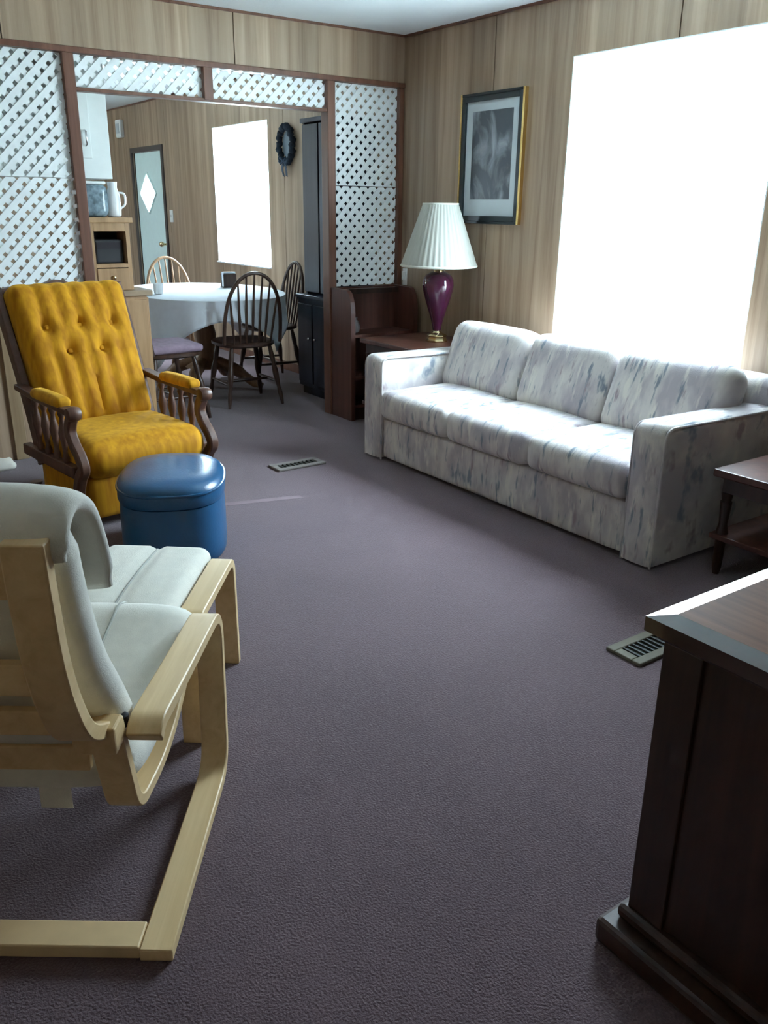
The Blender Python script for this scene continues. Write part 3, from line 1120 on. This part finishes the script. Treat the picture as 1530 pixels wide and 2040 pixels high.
# ------------------------------------------------------------------ dark cabinet in the right foreground
def make_desk():
    t = empty('low_cabinet', (1.12, 0.30, 0))
    tag(t, 'dark mahogany low cabinet with glossy sloping top edge in the right foreground', 'cabinet')
    x0, x1, ya, yz = 0.0, 0.52, -0.95, 0.455
    ztop = 0.70
    MB().box(x0, x1, ya, yz, 0.07, ztop - 0.05).build('body', 'dark_wood', t, bevel=0.004)
    # side frames and recessed field seen on the long face
    MB().box(x0 - 0.008, x0, yz - 0.075, yz, 0.075, ztop - 0.055).build('corner_stile', 'dark_wood', t, bevel=0.002)
    MB().box(x0 - 0.008, x0, yz - 0.60, yz - 0.53, 0.075, ztop - 0.055).build('middle_stile', 'dark_wood', t, bevel=0.002)
    # top: flat field with sloping glossy edges
    o = 0.042
    X0, X1, Y0, Y1 = x0 - o, x1, ya, yz + 0.018
    zt, zl = ztop + 0.002, ztop - 0.006
    bw = 0.035
    MB().box(X0 + bw, X1, Y0, Y1 - bw, ztop - 0.032, zt).build('top', 'desk_top', t)
    e = MB()
    e.prism([(X0 + bw, Y1 - bw, zt), (X0 + bw, Y1 - bw, ztop - 0.032), (X0 + bw, Y1, ztop - 0.032), (X0 + bw, Y1, zl)], (X1 - X0 - bw, 0, 0))
    e.add([(X0 + bw, Y1 - bw, zt), (X0 + bw, Y1, zl), (X0, Y1, zl), (X0, Y1, ztop - 0.032), (X0 + bw, Y1, ztop - 0.032), (X0 + bw, Y1 - bw, ztop - 0.032), (X0, Y1 - bw, zl), (X0, Y1 - bw, ztop - 0.032)],
          [(0, 2, 1), (0, 6, 2), (1, 2, 3, 4), (2, 6, 7, 3), (3, 7, 5, 4)])
    e.prism([(X0 + bw, Y1 - bw, zt), (X0, Y1 - bw, zl), (X0, Y1 - bw, ztop - 0.032), (X0 + bw, Y1 - bw, ztop - 0.032)], (0, Y0 - Y1 + bw, 0))
    e.build('top_edge', 'desk_edge', t)
    MB().box(X0 + 0.022, X1, Y0, Y1 - 0.006, ztop - 0.052, ztop - 0.032).build('cove_moulding', 'dark_wood', t, bevel=0.008)
    # plinth with stepped moulding
    MB().box(x0 - 0.055, x1, ya, yz + 0.035, 0, 0.055).build('plinth', 'dark_wood', t, bevel=0.010)
    MB().box(x0 - 0.022, x1, ya, yz + 0.015, 0.055, 0.085).build('plinth_moulding', 'dark_wood', t, bevel=0.010)


make_desk()


# ------------------------------------------------------------------ end tables
def end_table(name, x0, x1, ya, yz, z, shelf, label):
    t = empty(name, ((x0 + x1) / 2, (ya + yz) / 2, 0))
    tag(t, label, 'side table')
    ox, oy = t.location[0], t.location[1]
    a, b, c, d = x0 - ox, x1 - ox, ya - oy, yz - oy
    MB().box(a, b, c, d, z - 0.03, z).build('table_top', 'mahogany', t, bevel=0.006)
    MB().box(a + 0.03, b - 0.03, c + 0.03, d - 0.03, z - 0.09, z - 0.03).build('apron', 'dark_wood', t)
    MB().box(a + 0.012, b - 0.02, c + 0.012, d - 0.012, shelf - 0.022, shelf).build('shelf', 'mahogany', t, bevel=0.004)
    for sx in (a + 0.045, b - 0.045):
        for sy in (c + 0.045, d - 0.045):
            MB().lathe([(0.013, 0), (0.018, 0.03), (0.020, shelf - 0.03), (0.024, shelf - 0.022), (0.024, shelf), (0.016, shelf + 0.04), (0.022, (shelf + z) / 2), (0.016, z - 0.13), (0.024, z - 0.09)], (sx, sy, 0), 12).build('leg', 'dark_wood', t, smooth=50)


end_table('end_table', 2.96, 3.50, 3.90, 4.46, 0.555, 0.16, 'dark end table carrying the plum lamp at the far sofa arm')
end_table('end_table', 2.757, 3.33, 1.14, 1.765, 0.42, 0.167, 'dark end table with lower shelf beside the near sofa arm')


# ------------------------------------------------------------------ lamp
def make_lamp():
    t = empty('table_lamp', (3.275, 4.085, 0.5555))
    tag(t, 'plum ceramic table lamp with pleated white shade', 'lamp')
    MB().lathe([(0.066, 0.0), (0.068, 0.012), (0.060, 0.018), (0.058, 0.032), (0.064, 0.038), (0.052, 0.046), (0.030, 0.055), (0.022, 0.065)], n=8).build('foot', 'brass', t, bevel=0.002)
    prof = [(0.020, 0.062), (0.026, 0.075), (0.030, 0.10), (0.040, 0.14), (0.056, 0.19), (0.074, 0.245), (0.088, 0.295), (0.094, 0.335), (0.091, 0.365), (0.076, 0.392), (0.050, 0.408), (0.030, 0.415)]
    MB().lathe(prof, n=32).build('body', 'plum_glaze', t, smooth=60)
    MB().lathe([(0.030, 0.414), (0.032, 0.42), (0.016, 0.43), (0.013, 0.47), (0.018, 0.475), (0.018, 0.52), (0.010, 0.53)], n=16).build('socket', 'brass', t, smooth=50)
    n = 160

    def pl(w, z):
        return 1 + 0.012 * math.cos(w * 40)
    outer = [(0.221, 0.438), (0.222, 0.452), (0.102, 0.792)]
    inner = [(0.098, 0.790), (0.217, 0.452), (0.217, 0.439)]
    mb = MB()
    v, f = [], []
    prof = outer + inner + [outer[0]]
    for (r, z) in prof[:-1]:
        for j in range(n):
            w = 2 * PI * j / n
            q = r * pl(w, z)
            v.append((q * math.cos(w), q * math.sin(w), z))
    k = len(prof) - 1
    for i in range(k):
        a, b = i * n, ((i + 1) % k) * n
        f += [(a + j, a + (j + 1) % n, b + (j + 1) % n, b + j) for j in range(n)]
    mb.add(v, f)
    sh = mb.build('shade', 'shade_pleat', t, smooth=70)
    ri = MB()
    ri.tube([(0.224 * math.cos(2 * PI * j / 48), 0.224 * math.sin(2 * PI * j / 48), 0.446) for j in range(48)], 0.006, 6, closed=True)
    ri.build('rim', 'shade_cloth', sh, smooth=60)
    rt = MB()
    rt.tube([(0.102 * math.cos(2 * PI * j / 36), 0.102 * math.sin(2 * PI * j / 36), 0.79) for j in range(36)], 0.005, 6, closed=True)
    rt.build('rim', 'shade_cloth', sh, smooth=60)
    hp = MB()
    for s in (-1, 1):
        hp.tube(smooth_path([(s * 0.012, 0, 0.47), (s * 0.05, 0, 0.55), (s * 0.05, 0, 0.70), (0, 0, 0.775)], 4), 0.0025, 6)
    hp.tube([(-0.10, 0, 0.778), (0.10, 0, 0.778)], 0.0025, 6)
    hp.tube([(0, -0.10, 0.778), (0, 0.10, 0.778)], 0.0025, 6)
    hp.build('harp', 'brass', t, smooth=60)


make_lamp()


# ------------------------------------------------------------------ framed picture on the right wall
def make_picture():
    ya, yz, za, zb = 3.672, 4.205, 1.238, 1.940
    t = empty('framed_picture', (XR, (ya + yz) / 2, za))
    tag(t, 'framed dark charcoal print with wide pale mat on the panelled wall', 'picture')
    a, b, h = ya - t.location[1], yz - t.location[1], zb - za

    def frame(name, a, b, c, d, w, x0, x1, m, par=t):
        for (p, q, r, s) in ((a, a + w, c, d), (b - w, b, c, d), (a + w, b - w, c, c + w), (a + w, b - w, d - w, d)):
            upright = (s - r) > (q - p)
            MB().box(x0, x1, p, q, r, s).build(name, m if upright else 'black_frame', par, bevel=0.002)
    frame('outer_moulding', a, b, 0, h, 0.014, -0.030, -0.002, 'gold_leaf')
    frame('inner_moulding', a + 0.014, b - 0.014, 0.014, h - 0.014, 0.030, -0.026, -0.002, 'black_frame')
    MB().box(-0.012, -0.004, a + 0.044, b - 0.044, 0.044, h - 0.044).build('mat', 'mat_board', t)
    MB().box(-0.0135, -0.012, a + 0.098, b - 0.098, 0.135, h - 0.095).build('print', 'charcoal_print', t)


make_picture()


# ------------------------------------------------------------------ bookcase under the right lattice
def make_bookcase():
    t = empty('bookcase', (3.245, 4.68, 0))
    tag(t, 'dark red open bookcase with scooped sides under the corner lattice', 'bookcase')
    ox, oy = 3.245, 4.68
    yf, ybk = 4.556 - oy, 4.794 - oy
    prof = [(ybk, 0.0), (yf, 0.0), (yf, 0.690)] + [(yf + 0.07 * (1 - math.cos(w)), 0.690 + 0.14 * math.sin(w)) for w in [PI / 2 * k / 6 for k in range(1, 7)]] + [(ybk, 0.832)]
    for x0, x1 in ((2.962, 2.992), (3.455, 3.485)):
        MB().prism([(x0 - ox, p[0], p[1]) for p in prof], (x1 - x0, 0, 0)).build('side', 'mahogany', t)
    MB().box(2.992 - ox, 3.455 - ox, ybk - 0.012, ybk, 0.0, 0.832).build('back', 'mahogany', t)
    for z in (0.10, 0.285, 0.555):
        MB().box(2.992 - ox, 3.455 - ox, yf + 0.012, ybk - 0.012, z - 0.02, z).build('shelf', 'mahogany', t, bevel=0.002)
    MB().box(2.992 - ox, 3.455 - ox, yf + 0.02, yf + 0.035, 0.0, 0.08).build('kick_board', 'dark_wood', t)
    MB().box(2.992 - ox, 3.455 - ox, ybk - 0.06, ybk - 0.012, 0.790, 0.822).build('top_rail', 'dark_wood', t)


make_bookcase()
g = MB()
g.box(-0.006, 0, -0.024, 0.024, -0.055, 0.055)
sw = empty('wall_plate', (XR, 4.755, 0.885))
g.build('plate', 'white_plastic', sw, bevel=0.003)
MB().box(-0.018, -0.006, -0.016, 0.016, -0.02, 0.035).build('night_light', 'white_plastic', sw, bevel=0.004)
tag(sw, 'small white wall plate by the corner post just left of the lamp shade', 'wall plate')
# ceramic shape on the bookcase shelf
vs = MB().lathe([(0.018, 0), (0.03, 0.012), (0.036, 0.04), (0.026, 0.07), (0.014, 0.085), (0.018, 0.10), (0.012, 0.10)], n=18)
o = vs.build('vase', plain('grey_ceramic', (0.16, 0.14, 0.14), rough=0.35), smooth=50)
o.location = (3.05, 4.65, 0.5555)
tag(o, 'small grey vase on the upper shelf of the dark red bookcase', 'vase')


# ------------------------------------------------------------------ floor registers
def register(x, y, lx, ly, label, rim='register_beige', rz=0.0):
    t = empty('floor_register', (x, y, 0), rz)
    tag(t, label, 'floor vent', 'floor registers in the carpet')
    h = 0.012
    MB().box(-lx / 2 + .02, lx / 2 - .02, -ly / 2 + .02, ly / 2 - .02, 0.0, 0.004).build('duct', 'register_dark', t)
    w = 0.034
    MB().box(-lx / 2, lx / 2, -ly / 2, -ly / 2 + w, 0, h).build('rim', rim, t, bevel=0.004)
    MB().box(-lx / 2, lx / 2, ly / 2 - w, ly / 2, 0, h).build('rim', rim, t, bevel=0.004)
    MB().box(-lx / 2, -lx / 2 + w, -ly / 2 + w, ly / 2 - w, 0, h).build('rim', rim, t, bevel=0.004)
    MB().box(lx / 2 - w, lx / 2, -ly / 2 + w, ly / 2 - w, 0, h).build('rim', rim, t, bevel=0.004)
    n = 9
    for i in range(n):
        xx = -lx / 2 + w + (lx - 2 * w) * (i + 0.5) / n
        MB().box(xx - 0.003, xx + 0.003, -ly / 2 + w, ly / 2 - w, 0.004, 0.010).build('louver', 'register_dark', t)


register(2.105, 1.478, 0.27, 0.135, 'beige metal floor register beside the dark cabinet')
register(2.165, 3.870, 0.29, 0.125, 'brown floor register in the middle of the carpet past the ottoman', 'register_brown')


# ------------------------------------------------------------------ dining table with cloth
TX, TY, TZ, TRX, TRY = 2.64, 6.10, 0.72, 0.56, 0.75


def make_table():
    t = empty('dining_table', (TX, TY, 0))
    tag(t, 'oval pedestal dining table under a white cloth', 'table')

    def ell(k, z, n=48):
        return [(TRX * k * math.cos(2 * PI * j / n), TRY * k * math.sin(2 * PI * j / n), z) for j in range(n)]
    MB().loft([ell(0.97, TZ - 0.032), ell(0.99, TZ - 0.028), ell(0.99, TZ - 0.006), ell(0.98, TZ - 0.004)]).build('table_top', 'chair_oak', t, smooth=40)
    MB().lathe([(0.16, 0.16), (0.10, 0.20), (0.065, 0.28), (0.085, 0.40), (0.06, 0.52), (0.10, 0.62), (0.20, 0.688)], n=20).build('pedestal', 'chair_oak', t, smooth=50)
    for k in range(4):
        w = PI / 4 + k * PI / 2
        d = Vector((math.cos(w), math.sin(w), 0))
        pth = smooth_path([tuple(d * 0.08 + Vector((0, 0, 0.20))), tuple(d * 0.22 + Vector((0, 0, 0.15))), tuple(d * 0.36 + Vector((0, 0, 0.06))), tuple(d * 0.44 + Vector((0, 0, 0.025)))], 4)
        MB().tube(pth, [0.045] * 6 + [0.035] * 4 + [0.025] * 3, 8).build('leg', 'chair_oak', t, smooth=60)
    c = MB()
    n, m = 96, 10
    HX, HY = 0.69, 0.87
    rows = [[(0, 0, TZ + 0.001)]]
    vs = [(0, 0, TZ + 0.0012)]
    fs = []
    for k in (0.5, 0.985):
        vs += [(TRX * k * math.cos(2 * PI * j / n), TRY * k * math.sin(2 * PI * j / n), TZ + 0.0012) for j in range(n)]
    for i in range(m + 1):
        for j in range(n):
            w = 2 * PI * j / n
            ex, ey = TRX * math.cos(w), TRY * math.sin(w)
            L0 = math.hypot(ex, ey)
            dx, dy = ex / L0, ey / L0
            qa = math.radians(17)
            qx, qy = dx * math.cos(qa) - dy * math.sin(qa), dx * math.sin(qa) + dy * math.cos(qa)
            lim = min(HX / max(abs(qx), 1e-6), HY / max(abs(qy), 1e-6))
            drop = max(0.05, lim - L0)
            s = i / m
            fold = 0.020 * s * math.sin(w * 14 + 0.6) * min(1, drop / 0.25) + 0.008 * s
            rr = L0 * 1.0 + 0.006 + fold
            vs.append((dx * rr, dy * rr, TZ - 0.004 - drop * s))
    fs += [(0, 1 + j, 1 + (j + 1) % n) for j in range(n)]
    for i in range(m + 2):
        a, b = 1 + i * n, 1 + (i + 1) * n
        fs += [(a + j, b + j, b + (j + 1) % n, a + (j + 1) % n) for j in range(n)]
    c.add(vs, fs)
    o = c.build('tablecloth', 'table_cloth', smooth=60)
    o.location = (TX, TY, 0)
    sm = o.modifiers.new('solid', 'SOLIDIFY')
    sm.thickness = 0.0025
    sm.offset = 1
    tag(o, 'white cloth with hanging corners over the dining table', 'tablecloth')


make_table()


# ------------------------------------------------------------------ spindle-back dining chairs
def make_chair(W_, label, pad=None):
    t = empty('dining_chair')
    tag(t, label, 'chair', 'spindle-back dining chairs')
    # local: faces +y, back at -y
    out = []
    for j in range(28):
        w = 2 * PI * j / 28
        c, s = math.cos(w), math.sin(w)
        out.append((math.copysign(abs(c) ** 0.7, c) * (0.205 + 0.012 * s), math.copysign(abs(s) ** 0.75, s) * 0.205))
    rings = []
    for k, z in ((0.90, 0.405), (1.0, 0.415), (1.0, 0.432), (0.95, 0.440), (0.6, 0.434), (0.1, 0.430)):
        rings.append([(p[0] * k, p[1] * k, z) for p in out])
    MB().loft(rings).build('seat', W_, t, smooth=50)
    for sx in (-1, 1):
        for sy in (-1, 1):
            a, b = Vector((sx * 0.14, sy * 0.13, 0.408)), Vector((sx * 0.20, sy * 0.195, 0.0))
            n = 10
            rr = [0.013, 0.016, 0.019, 0.014, 0.021, 0.022, 0.018, 0.013, 0.018, 0.014, 0.010]
            MB().tube([a.lerp(b, i / n) for i in range(n + 1)], rr, 8).build('leg', W_, t, smooth=60)
        MB().tube([(sx * 0.178, 0.17, 0.155), (sx * 0.178, 0, 0.155), (sx * 0.178, -0.17, 0.155)], [0.008, 0.013, 0.008], 8).build('stretcher', W_, t, smooth=60)
    MB().tube([(-0.175, 0, 0.155), (0, 0, 0.155), (0.175, 0, 0.155)], [0.008, 0.013, 0.008], 8).build('stretcher', W_, t, smooth=60)

    def hoop(w):
        x = 0.205 * math.cos(w) * (1 + 0.06 * math.sin(w))
        z = 0.435 + 0.47 * math.sin(w) ** 0.75
        return Vector((x, -0.165 - (z - 0.435) * 0.17, z))
    MB().tube([hoop(PI * i / 28) for i in range(29)], 0.0125, 8).build('hoop', W_, t, smooth=60)
    for i in range(7):
        fx = -1 + 2 * (i + 0.5) / 7
        w = math.acos(max(-1, min(1, fx * 0.93)))
        p = hoop(w)
        b = Vector((fx * 0.155, -0.168, 0.436))
        MB().tube([b, b.lerp(p, 0.4), p], [0.0065, 0.0095, 0.006], 6).build('spindle', W_, t, smooth=60)
    if pad:
        MB().cushion((0, 0.0, 0.462), (0.39, 0.37, 0.05), 0.023, (0, 0, 0.008), 12).build('seat_pad', pad, t, smooth=60)
    return t


ch = make_chair('chair_dark', 'dark spindle-back chair with its back to the living room')
ch.location = (2.655, 5.475, 0)
ch.rotation_euler = (0, 0, math.radians(-4))
c2 = copy_tree(ch)
c2['label'] = 'dark spindle-back chair between dining window and right end of table'
c2.location = (3.20, 6.12, 0)
c2.rotation_euler = (0, 0, math.radians(86))
c3 = make_chair('chair_oak', 'lighter oak hoop-back chair at the far side of the table')
c3.location = (2.80, 6.93, 0)
c3.rotation_euler = (0, 0, math.radians(184))
c4_ = make_chair('chair_dark', 'dark spindle-back chair with mauve seat pad at the near left of the table', 'mauve_pad')
c4_.location = (2.025, 5.33, 0)
c4_.rotation_euler = (0, 0, math.radians(-88))

# things on the table
cup = MB().lathe([(0.020, 0), (0.030, 0.004), (0.034, 0.03), (0.036, 0.075), (0.032, 0.075), (0.030, 0.02), (0.001, 0.008)], n=20)
o = cup.build('cup', 'white_ceramic', smooth=50)
o.location = (2.255, 5.975, TZ + 0.0045)
tag(o, 'small white cup at the left edge of the dining table', 'cup')
nh = empty('napkin_holder', (2.93, 6.25, TZ + 0.0045))
MB().box(-0.06, 0.06, -0.03, 0.03, 0, 0.008).build('base', 'chair_dark', nh)
MB().box(-0.055, 0.055, -0.028, -0.02, 0.008, 0.10).build('side', 'chair_dark', nh, bevel=0.002)
MB().box(-0.055, 0.055, 0.02, 0.028, 0.008, 0.10).build('side', 'chair_dark', nh, bevel=0.002)
MB().box(-0.05, 0.05, -0.018, 0.018, 0.009, 0.115).build('napkins', 'table_cloth', nh)
tag(nh, 'small dark napkin holder on the tablecloth below the dining window', 'napkin holder')


# ------------------------------------------------------------------ tall dark hutch right of the opening
def make_hutch():
    x1, y0, y1 = XR - 0.002, 5.12, 5.56
    t = empty('tall_hutch', (3.36, (y0 + y1) / 2, 0))
    tag(t, 'tall dark navy hutch against the wall behind the corner lattice', 'hutch')
    ox, oy = 3.36, (y0 + y1) / 2
    M = 'navy_hutch'
    a, b, c, d = 3.15 - ox, x1 - ox, y0 - oy, y1 - oy
    MB().box(a, b, c, d, 0.06, 0.70).build('base', M, t, bevel=0.003)
    MB().box(a + 0.02, b, c + 0.02, d - 0.02, 0, 0.06).build('plinth', M, t)
    MB().box(a - 0.015, b, c - 0.012, d + 0.012, 0.70, 0.725).build('counter', M, t, bevel=0.004)
    for k in range(2):
        p0 = c + 0.012 + k * (d - c) / 2
        p1 = p0 + (d - c) / 2 - 0.024
        dr = MB().box(a - 0.012, a, p0, p1, 0.09, 0.66).build('door', M, t, bevel=0.003)
        kx = MB().cushion((a - 0.022, p1 - 0.03 if k == 0 else p0 + 0.03, 0.42), (0.02, 0.022, 0.022), 0.0099, n=6)
        kx.build('knob', 'chrome', dr, smooth=50)
    u = 3.22 - ox
    MB().box(u, b, c, c + 0.02, 0.725, 1.86).build('side', M, t)
    MB().box(u, b, d - 0.02, d, 0.725, 1.86).build('side', M, t)
    MB().box(b - 0.012, b, c + 0.02, d - 0.02, 0.725, 1.86).build('back', M, t)
    MB().box(u - 0.02, b, c - 0.015, d + 0.015, 1.86, 1.89).build('cornice', M, t, bevel=0.004)
    for k in range(2):
        p0 = c + 0.008 + k * (d - c) / 2
        MB().box(u - 0.016, u, p0, p0 + (d - c) / 2 - 0.016, 0.74, 1.85).build('upper_door', M, t, bevel=0.003)
    for z in (1.08, 1.42):
        MB().box(u + 0.01, b - 0.012, c + 0.02, d - 0.02, z, z + 0.018).build('shelf', M, t)


make_hutch()


# ------------------------------------------------------------------ wreath, switch, chime on the long wall
wr = empty('wreath', (XR, 6.31, 1.775))
tag(wr, 'dark oval wreath with ribbon tails right of the dining window', 'wreath')
ring = [(-0.03 + 0.006 * math.sin(9 * w), 0.105 * math.cos(w), 0.13 * math.sin(w)) for w in [2 * PI * j / 60 for j in range(60)]]
MB().tube(ring, [0.024 + 0.006 * math.sin(j * 2.1) for j in range(60)], 8, closed=True).build('ring', 'wreath_blue', wr, smooth=60)
for s in (-1, 1):
    MB().ribbon(smooth_path([(-0.045, 0.0, -0.12), (-0.05, s * 0.03, -0.17), (-0.04, s * 0.022, -0.23)], 4), (0.0, 0.028, 0.01), 0.003).build('ribbon_tail', 'ribbon_blue', wr)
    MB().tube([(-0.055, s * 0.004, -0.12), (-0.06, s * 0.045, -0.095), (-0.06, s * 0.06, -0.12), (-0.058, s * 0.04, -0.14), (-0.055, s * 0.004, -0.12)], 0.008, 6).build('bow_loop', 'ribbon_blue', wr, smooth=60)
o = MB().lathe([(0.002, 0), (0.085, 0.0), (0.085, 0.008), (0.002, 0.010)], n=28)
o.v = [(-p[2] - 0.002, p[0], p[1] * 1.2) for p in o.v]
o.build('backing_plate', plain('dull_glass', (0.20, 0.24, 0.27), rough=0.2), wr, smooth=40)

lsw = empty('light_switch', (XR, 8.80, 1.215))
MB().box(-0.007, 0, -0.04, 0.04, -0.06, 0.06).build('plate', 'white_plastic', lsw, bevel=0.003)
MB().box(-0.016, -0.007, -0.006, 0.006, -0.01, 0.014).build('toggle', 'white_plastic', lsw)
tag(lsw, 'white light switch on the wall beside the pale diamond-window door', 'light switch')
chm = empty('door_chime', (XR, 10.08, 2.11))
MB().box(-0.05, 0, -0.075, 0.075, -0.09, 0.09).build('cover', 'white_plastic', chm, bevel=0.012, seg=3)
MB().box(-0.054, -0.05, -0.05, 0.05, -0.05, 0.05).build('grille', 'mat_board', chm)
tag(chm, 'white door chime box high on the wall above the pale door', 'door chime')


# ------------------------------------------------------------------ kitchen corner
def make_kitchen():
    # base cabinet forming a peninsula end
    t = empty('base_cabinet', (1.35, 5.02, 0))
    tag(t, 'light oak base cabinet behind the gold recliner', 'cabinet')
    ox, oy = 1.35, 5.02
    x0, x1, y0, y1 = 0.72 - ox, 1.785 - ox, 4.925 - oy, 5.125 - oy
    MB().box(x0, x1, y0, y1, 0.09, 0.825).build('body', 'oak', t)
    MB().box(x0 + 0.05, x1 - 0.03, y0 + 0.03, y1 - 0.05, 0, 0.09).build('toe_kick', 'dark_wood', t)
    MB().box(x1, x1 + 0.014, y0 + 0.01, y1 - 0.01, 0.10, 0.815).build('end_panel', 'oak', t, bevel=0.003)
    for k in range(2):
        p0 = x0 + 0.02 + k * 0.54
        MB().box(p0, p0 + 0.50, y0 - 0.014, y0, 0.11, 0.805).build('back_panel', 'oak', t, bevel=0.004)
    w = MB().box(0.71, 1.815, 4.90, 5.145, 0.8255, 0.858).build('countertop', plain('laminate', (0.34, 0.24, 0.15), rough=0.35), bevel=0.005)
    tag(w, 'brown laminate counter on the light oak base cabinet', 'countertop')

    # open oak shelf unit on the counter
    t = empty('counter_hutch', (1.615, 5.045, 0.8585))
    tag(t, 'oak shelf box with dark open niche standing on the counter', 'shelf unit')
    hw_, dp, hh = 0.112, 0.085, 0.395
    M = 'oak'
    MB().box(-hw_, -hw_ + 0.022, -dp, dp, 0, hh - 0.03).build('side', M, t)
    MB().box(hw_ - 0.022, hw_, -dp, dp, 0, hh - 0.03).build('side', M, t)
    MB().box(-hw_ - 0.015, hw_ + 0.02, -dp - 0.015, dp, hh - 0.03, hh).build('top', M, t, bevel=0.004)
    MB().box(-hw_ + 0.022, hw_ - 0.022, dp - 0.012, dp, 0, hh - 0.03).build('back', 'lining_dark', t)
    MB().box(-hw_ + 0.022, hw_ - 0.022, -dp, dp - 0.012, 0.125, 0.145).build('shelf', M, t)
    MB().box(-hw_ + 0.022, hw_ - 0.022, -dp - 0.006, -dp + 0.012, 0.0, 0.12).build('drawer_front', M, t, bevel=0.003)
    MB().box(-hw_ + 0.022, hw_ - 0.022, -dp, -dp + 0.015, hh - 0.075, hh - 0.03).build('valance', M, t, bevel=0.003)
    MB().cushion((0, -dp - 0.014, 0.07), (0.022, 0.018, 0.022), 0.0088, n=6).build('knob', 'brass', t, smooth=50)

    # black appliance in the niche
    o = MB()
    o.box(-0.078, 0.078, -0.05, 0.065, 0, 0.13)
    ob = empty('black_box', (1.615, 5.045, 1.0040))
    o.build('case', 'black_plastic', ob, bevel=0.008)
    MB().box(-0.07, 0.07, -0.053, -0.05, 0.08, 0.115).build('dial', 'lining_dark', ob)
    tag(ob, 'black box set back in the dark niche of the oak shelf', 'box')

    # plastic container and white jug on top
    ct = empty('storage_jar', (1.565, 5.04, 1.2540))
    MB().cushion((0, 0, 0.085), (0.135, 0.13, 0.17), 0.03, (0.006, 0.006, 0), 12).build('body', 'grey_container', ct, smooth=60)
    MB().cushion((0, 0, 0.178), (0.125, 0.12, 0.018), 0.0085, n=8).build('lid', 'white_plastic', ct, smooth=60)
    tag(ct, 'bluish see-through storage jar under the white wall cabinet', 'jar')
    jg = empty('jug', (1.672, 5.02, 1.2540))
    MB().lathe([(0.030, 0), (0.038, 0.008), (0.040, 0.06), (0.036, 0.12), (0.024, 0.155), (0.028, 0.185), (0.024, 0.185), (0.020, 0.155), (0.03, 0.11), (0.001, 0.01)], n=22).build('body', 'white_ceramic', jg, smooth=50)
    MB().tube(smooth_path([(0.034, 0, 0.13), (0.065, 0, 0.12), (0.066, 0, 0.07), (0.038, 0, 0.045)], 4), 0.006, 6).build('handle', 'white_ceramic', jg, smooth=60)
    tag(jg, 'white jug on the right end of the oak shelf box', 'jug')

    # white wall cabinet hung from the ceiling
    t = empty('wall_cabinet', (1.290, 5.08, 1.452))
    tag(t, 'white panelled wall cabinet hanging over the oak shelf box', 'cabinet')
    x0, x1, y0, y1, hh = -0.52, 0.37, -0.12, 0.12, ZC - 1.452 - 0.001
    MB().box(x0, x1, y0, y1, 0, hh).build('body', 'white_cabinet', t, bevel=0.002)
    for a, b in ((x0 + 0.01, x0 + 0.345), (x0 + 0.355, x1 - 0.105)):
        d = MB().box(a, b, y0 - 0.018, y0, 0.10, hh - 0.02).build('door', 'white_cabinet', t, bevel=0.003)
        MB().box(a + 0.06, b - 0.06, y0 - 0.026, y0 - 0.018, 0.16, hh - 0.08).build('raised_panel', 'white_cabinet', d, bevel=0.006)
        MB().tube([(b - 0.03, y0 - 0.018, 0.16), (b - 0.03, y0 - 0.04, 0.17), (b - 0.03, y0 - 0.04, 0.23), (b - 0.03, y0 - 0.018, 0.24)], 0.005, 6).build('handle', 'chrome', d, smooth=60)


make_kitchen()

# folded white cloth on the carpet at the far left
o = MB()
o.cushion((0, 0, 0.022), (0.24, 0.13, 0.044), 0.02, (0, 0, 0.012), 10, fn=lambda a, b, c: (0, 0, 0.006 * math.sin(5 * a + 2 * b)) if c > 0 else (0, 0, 0))
o = o.build('folded_cloth', 'cream_canvas', smooth=60)
o.location = (0.775, 4.665, 0.0)
tag(o, 'folded white cloth lying on the carpet against the half wall', 'cloth')
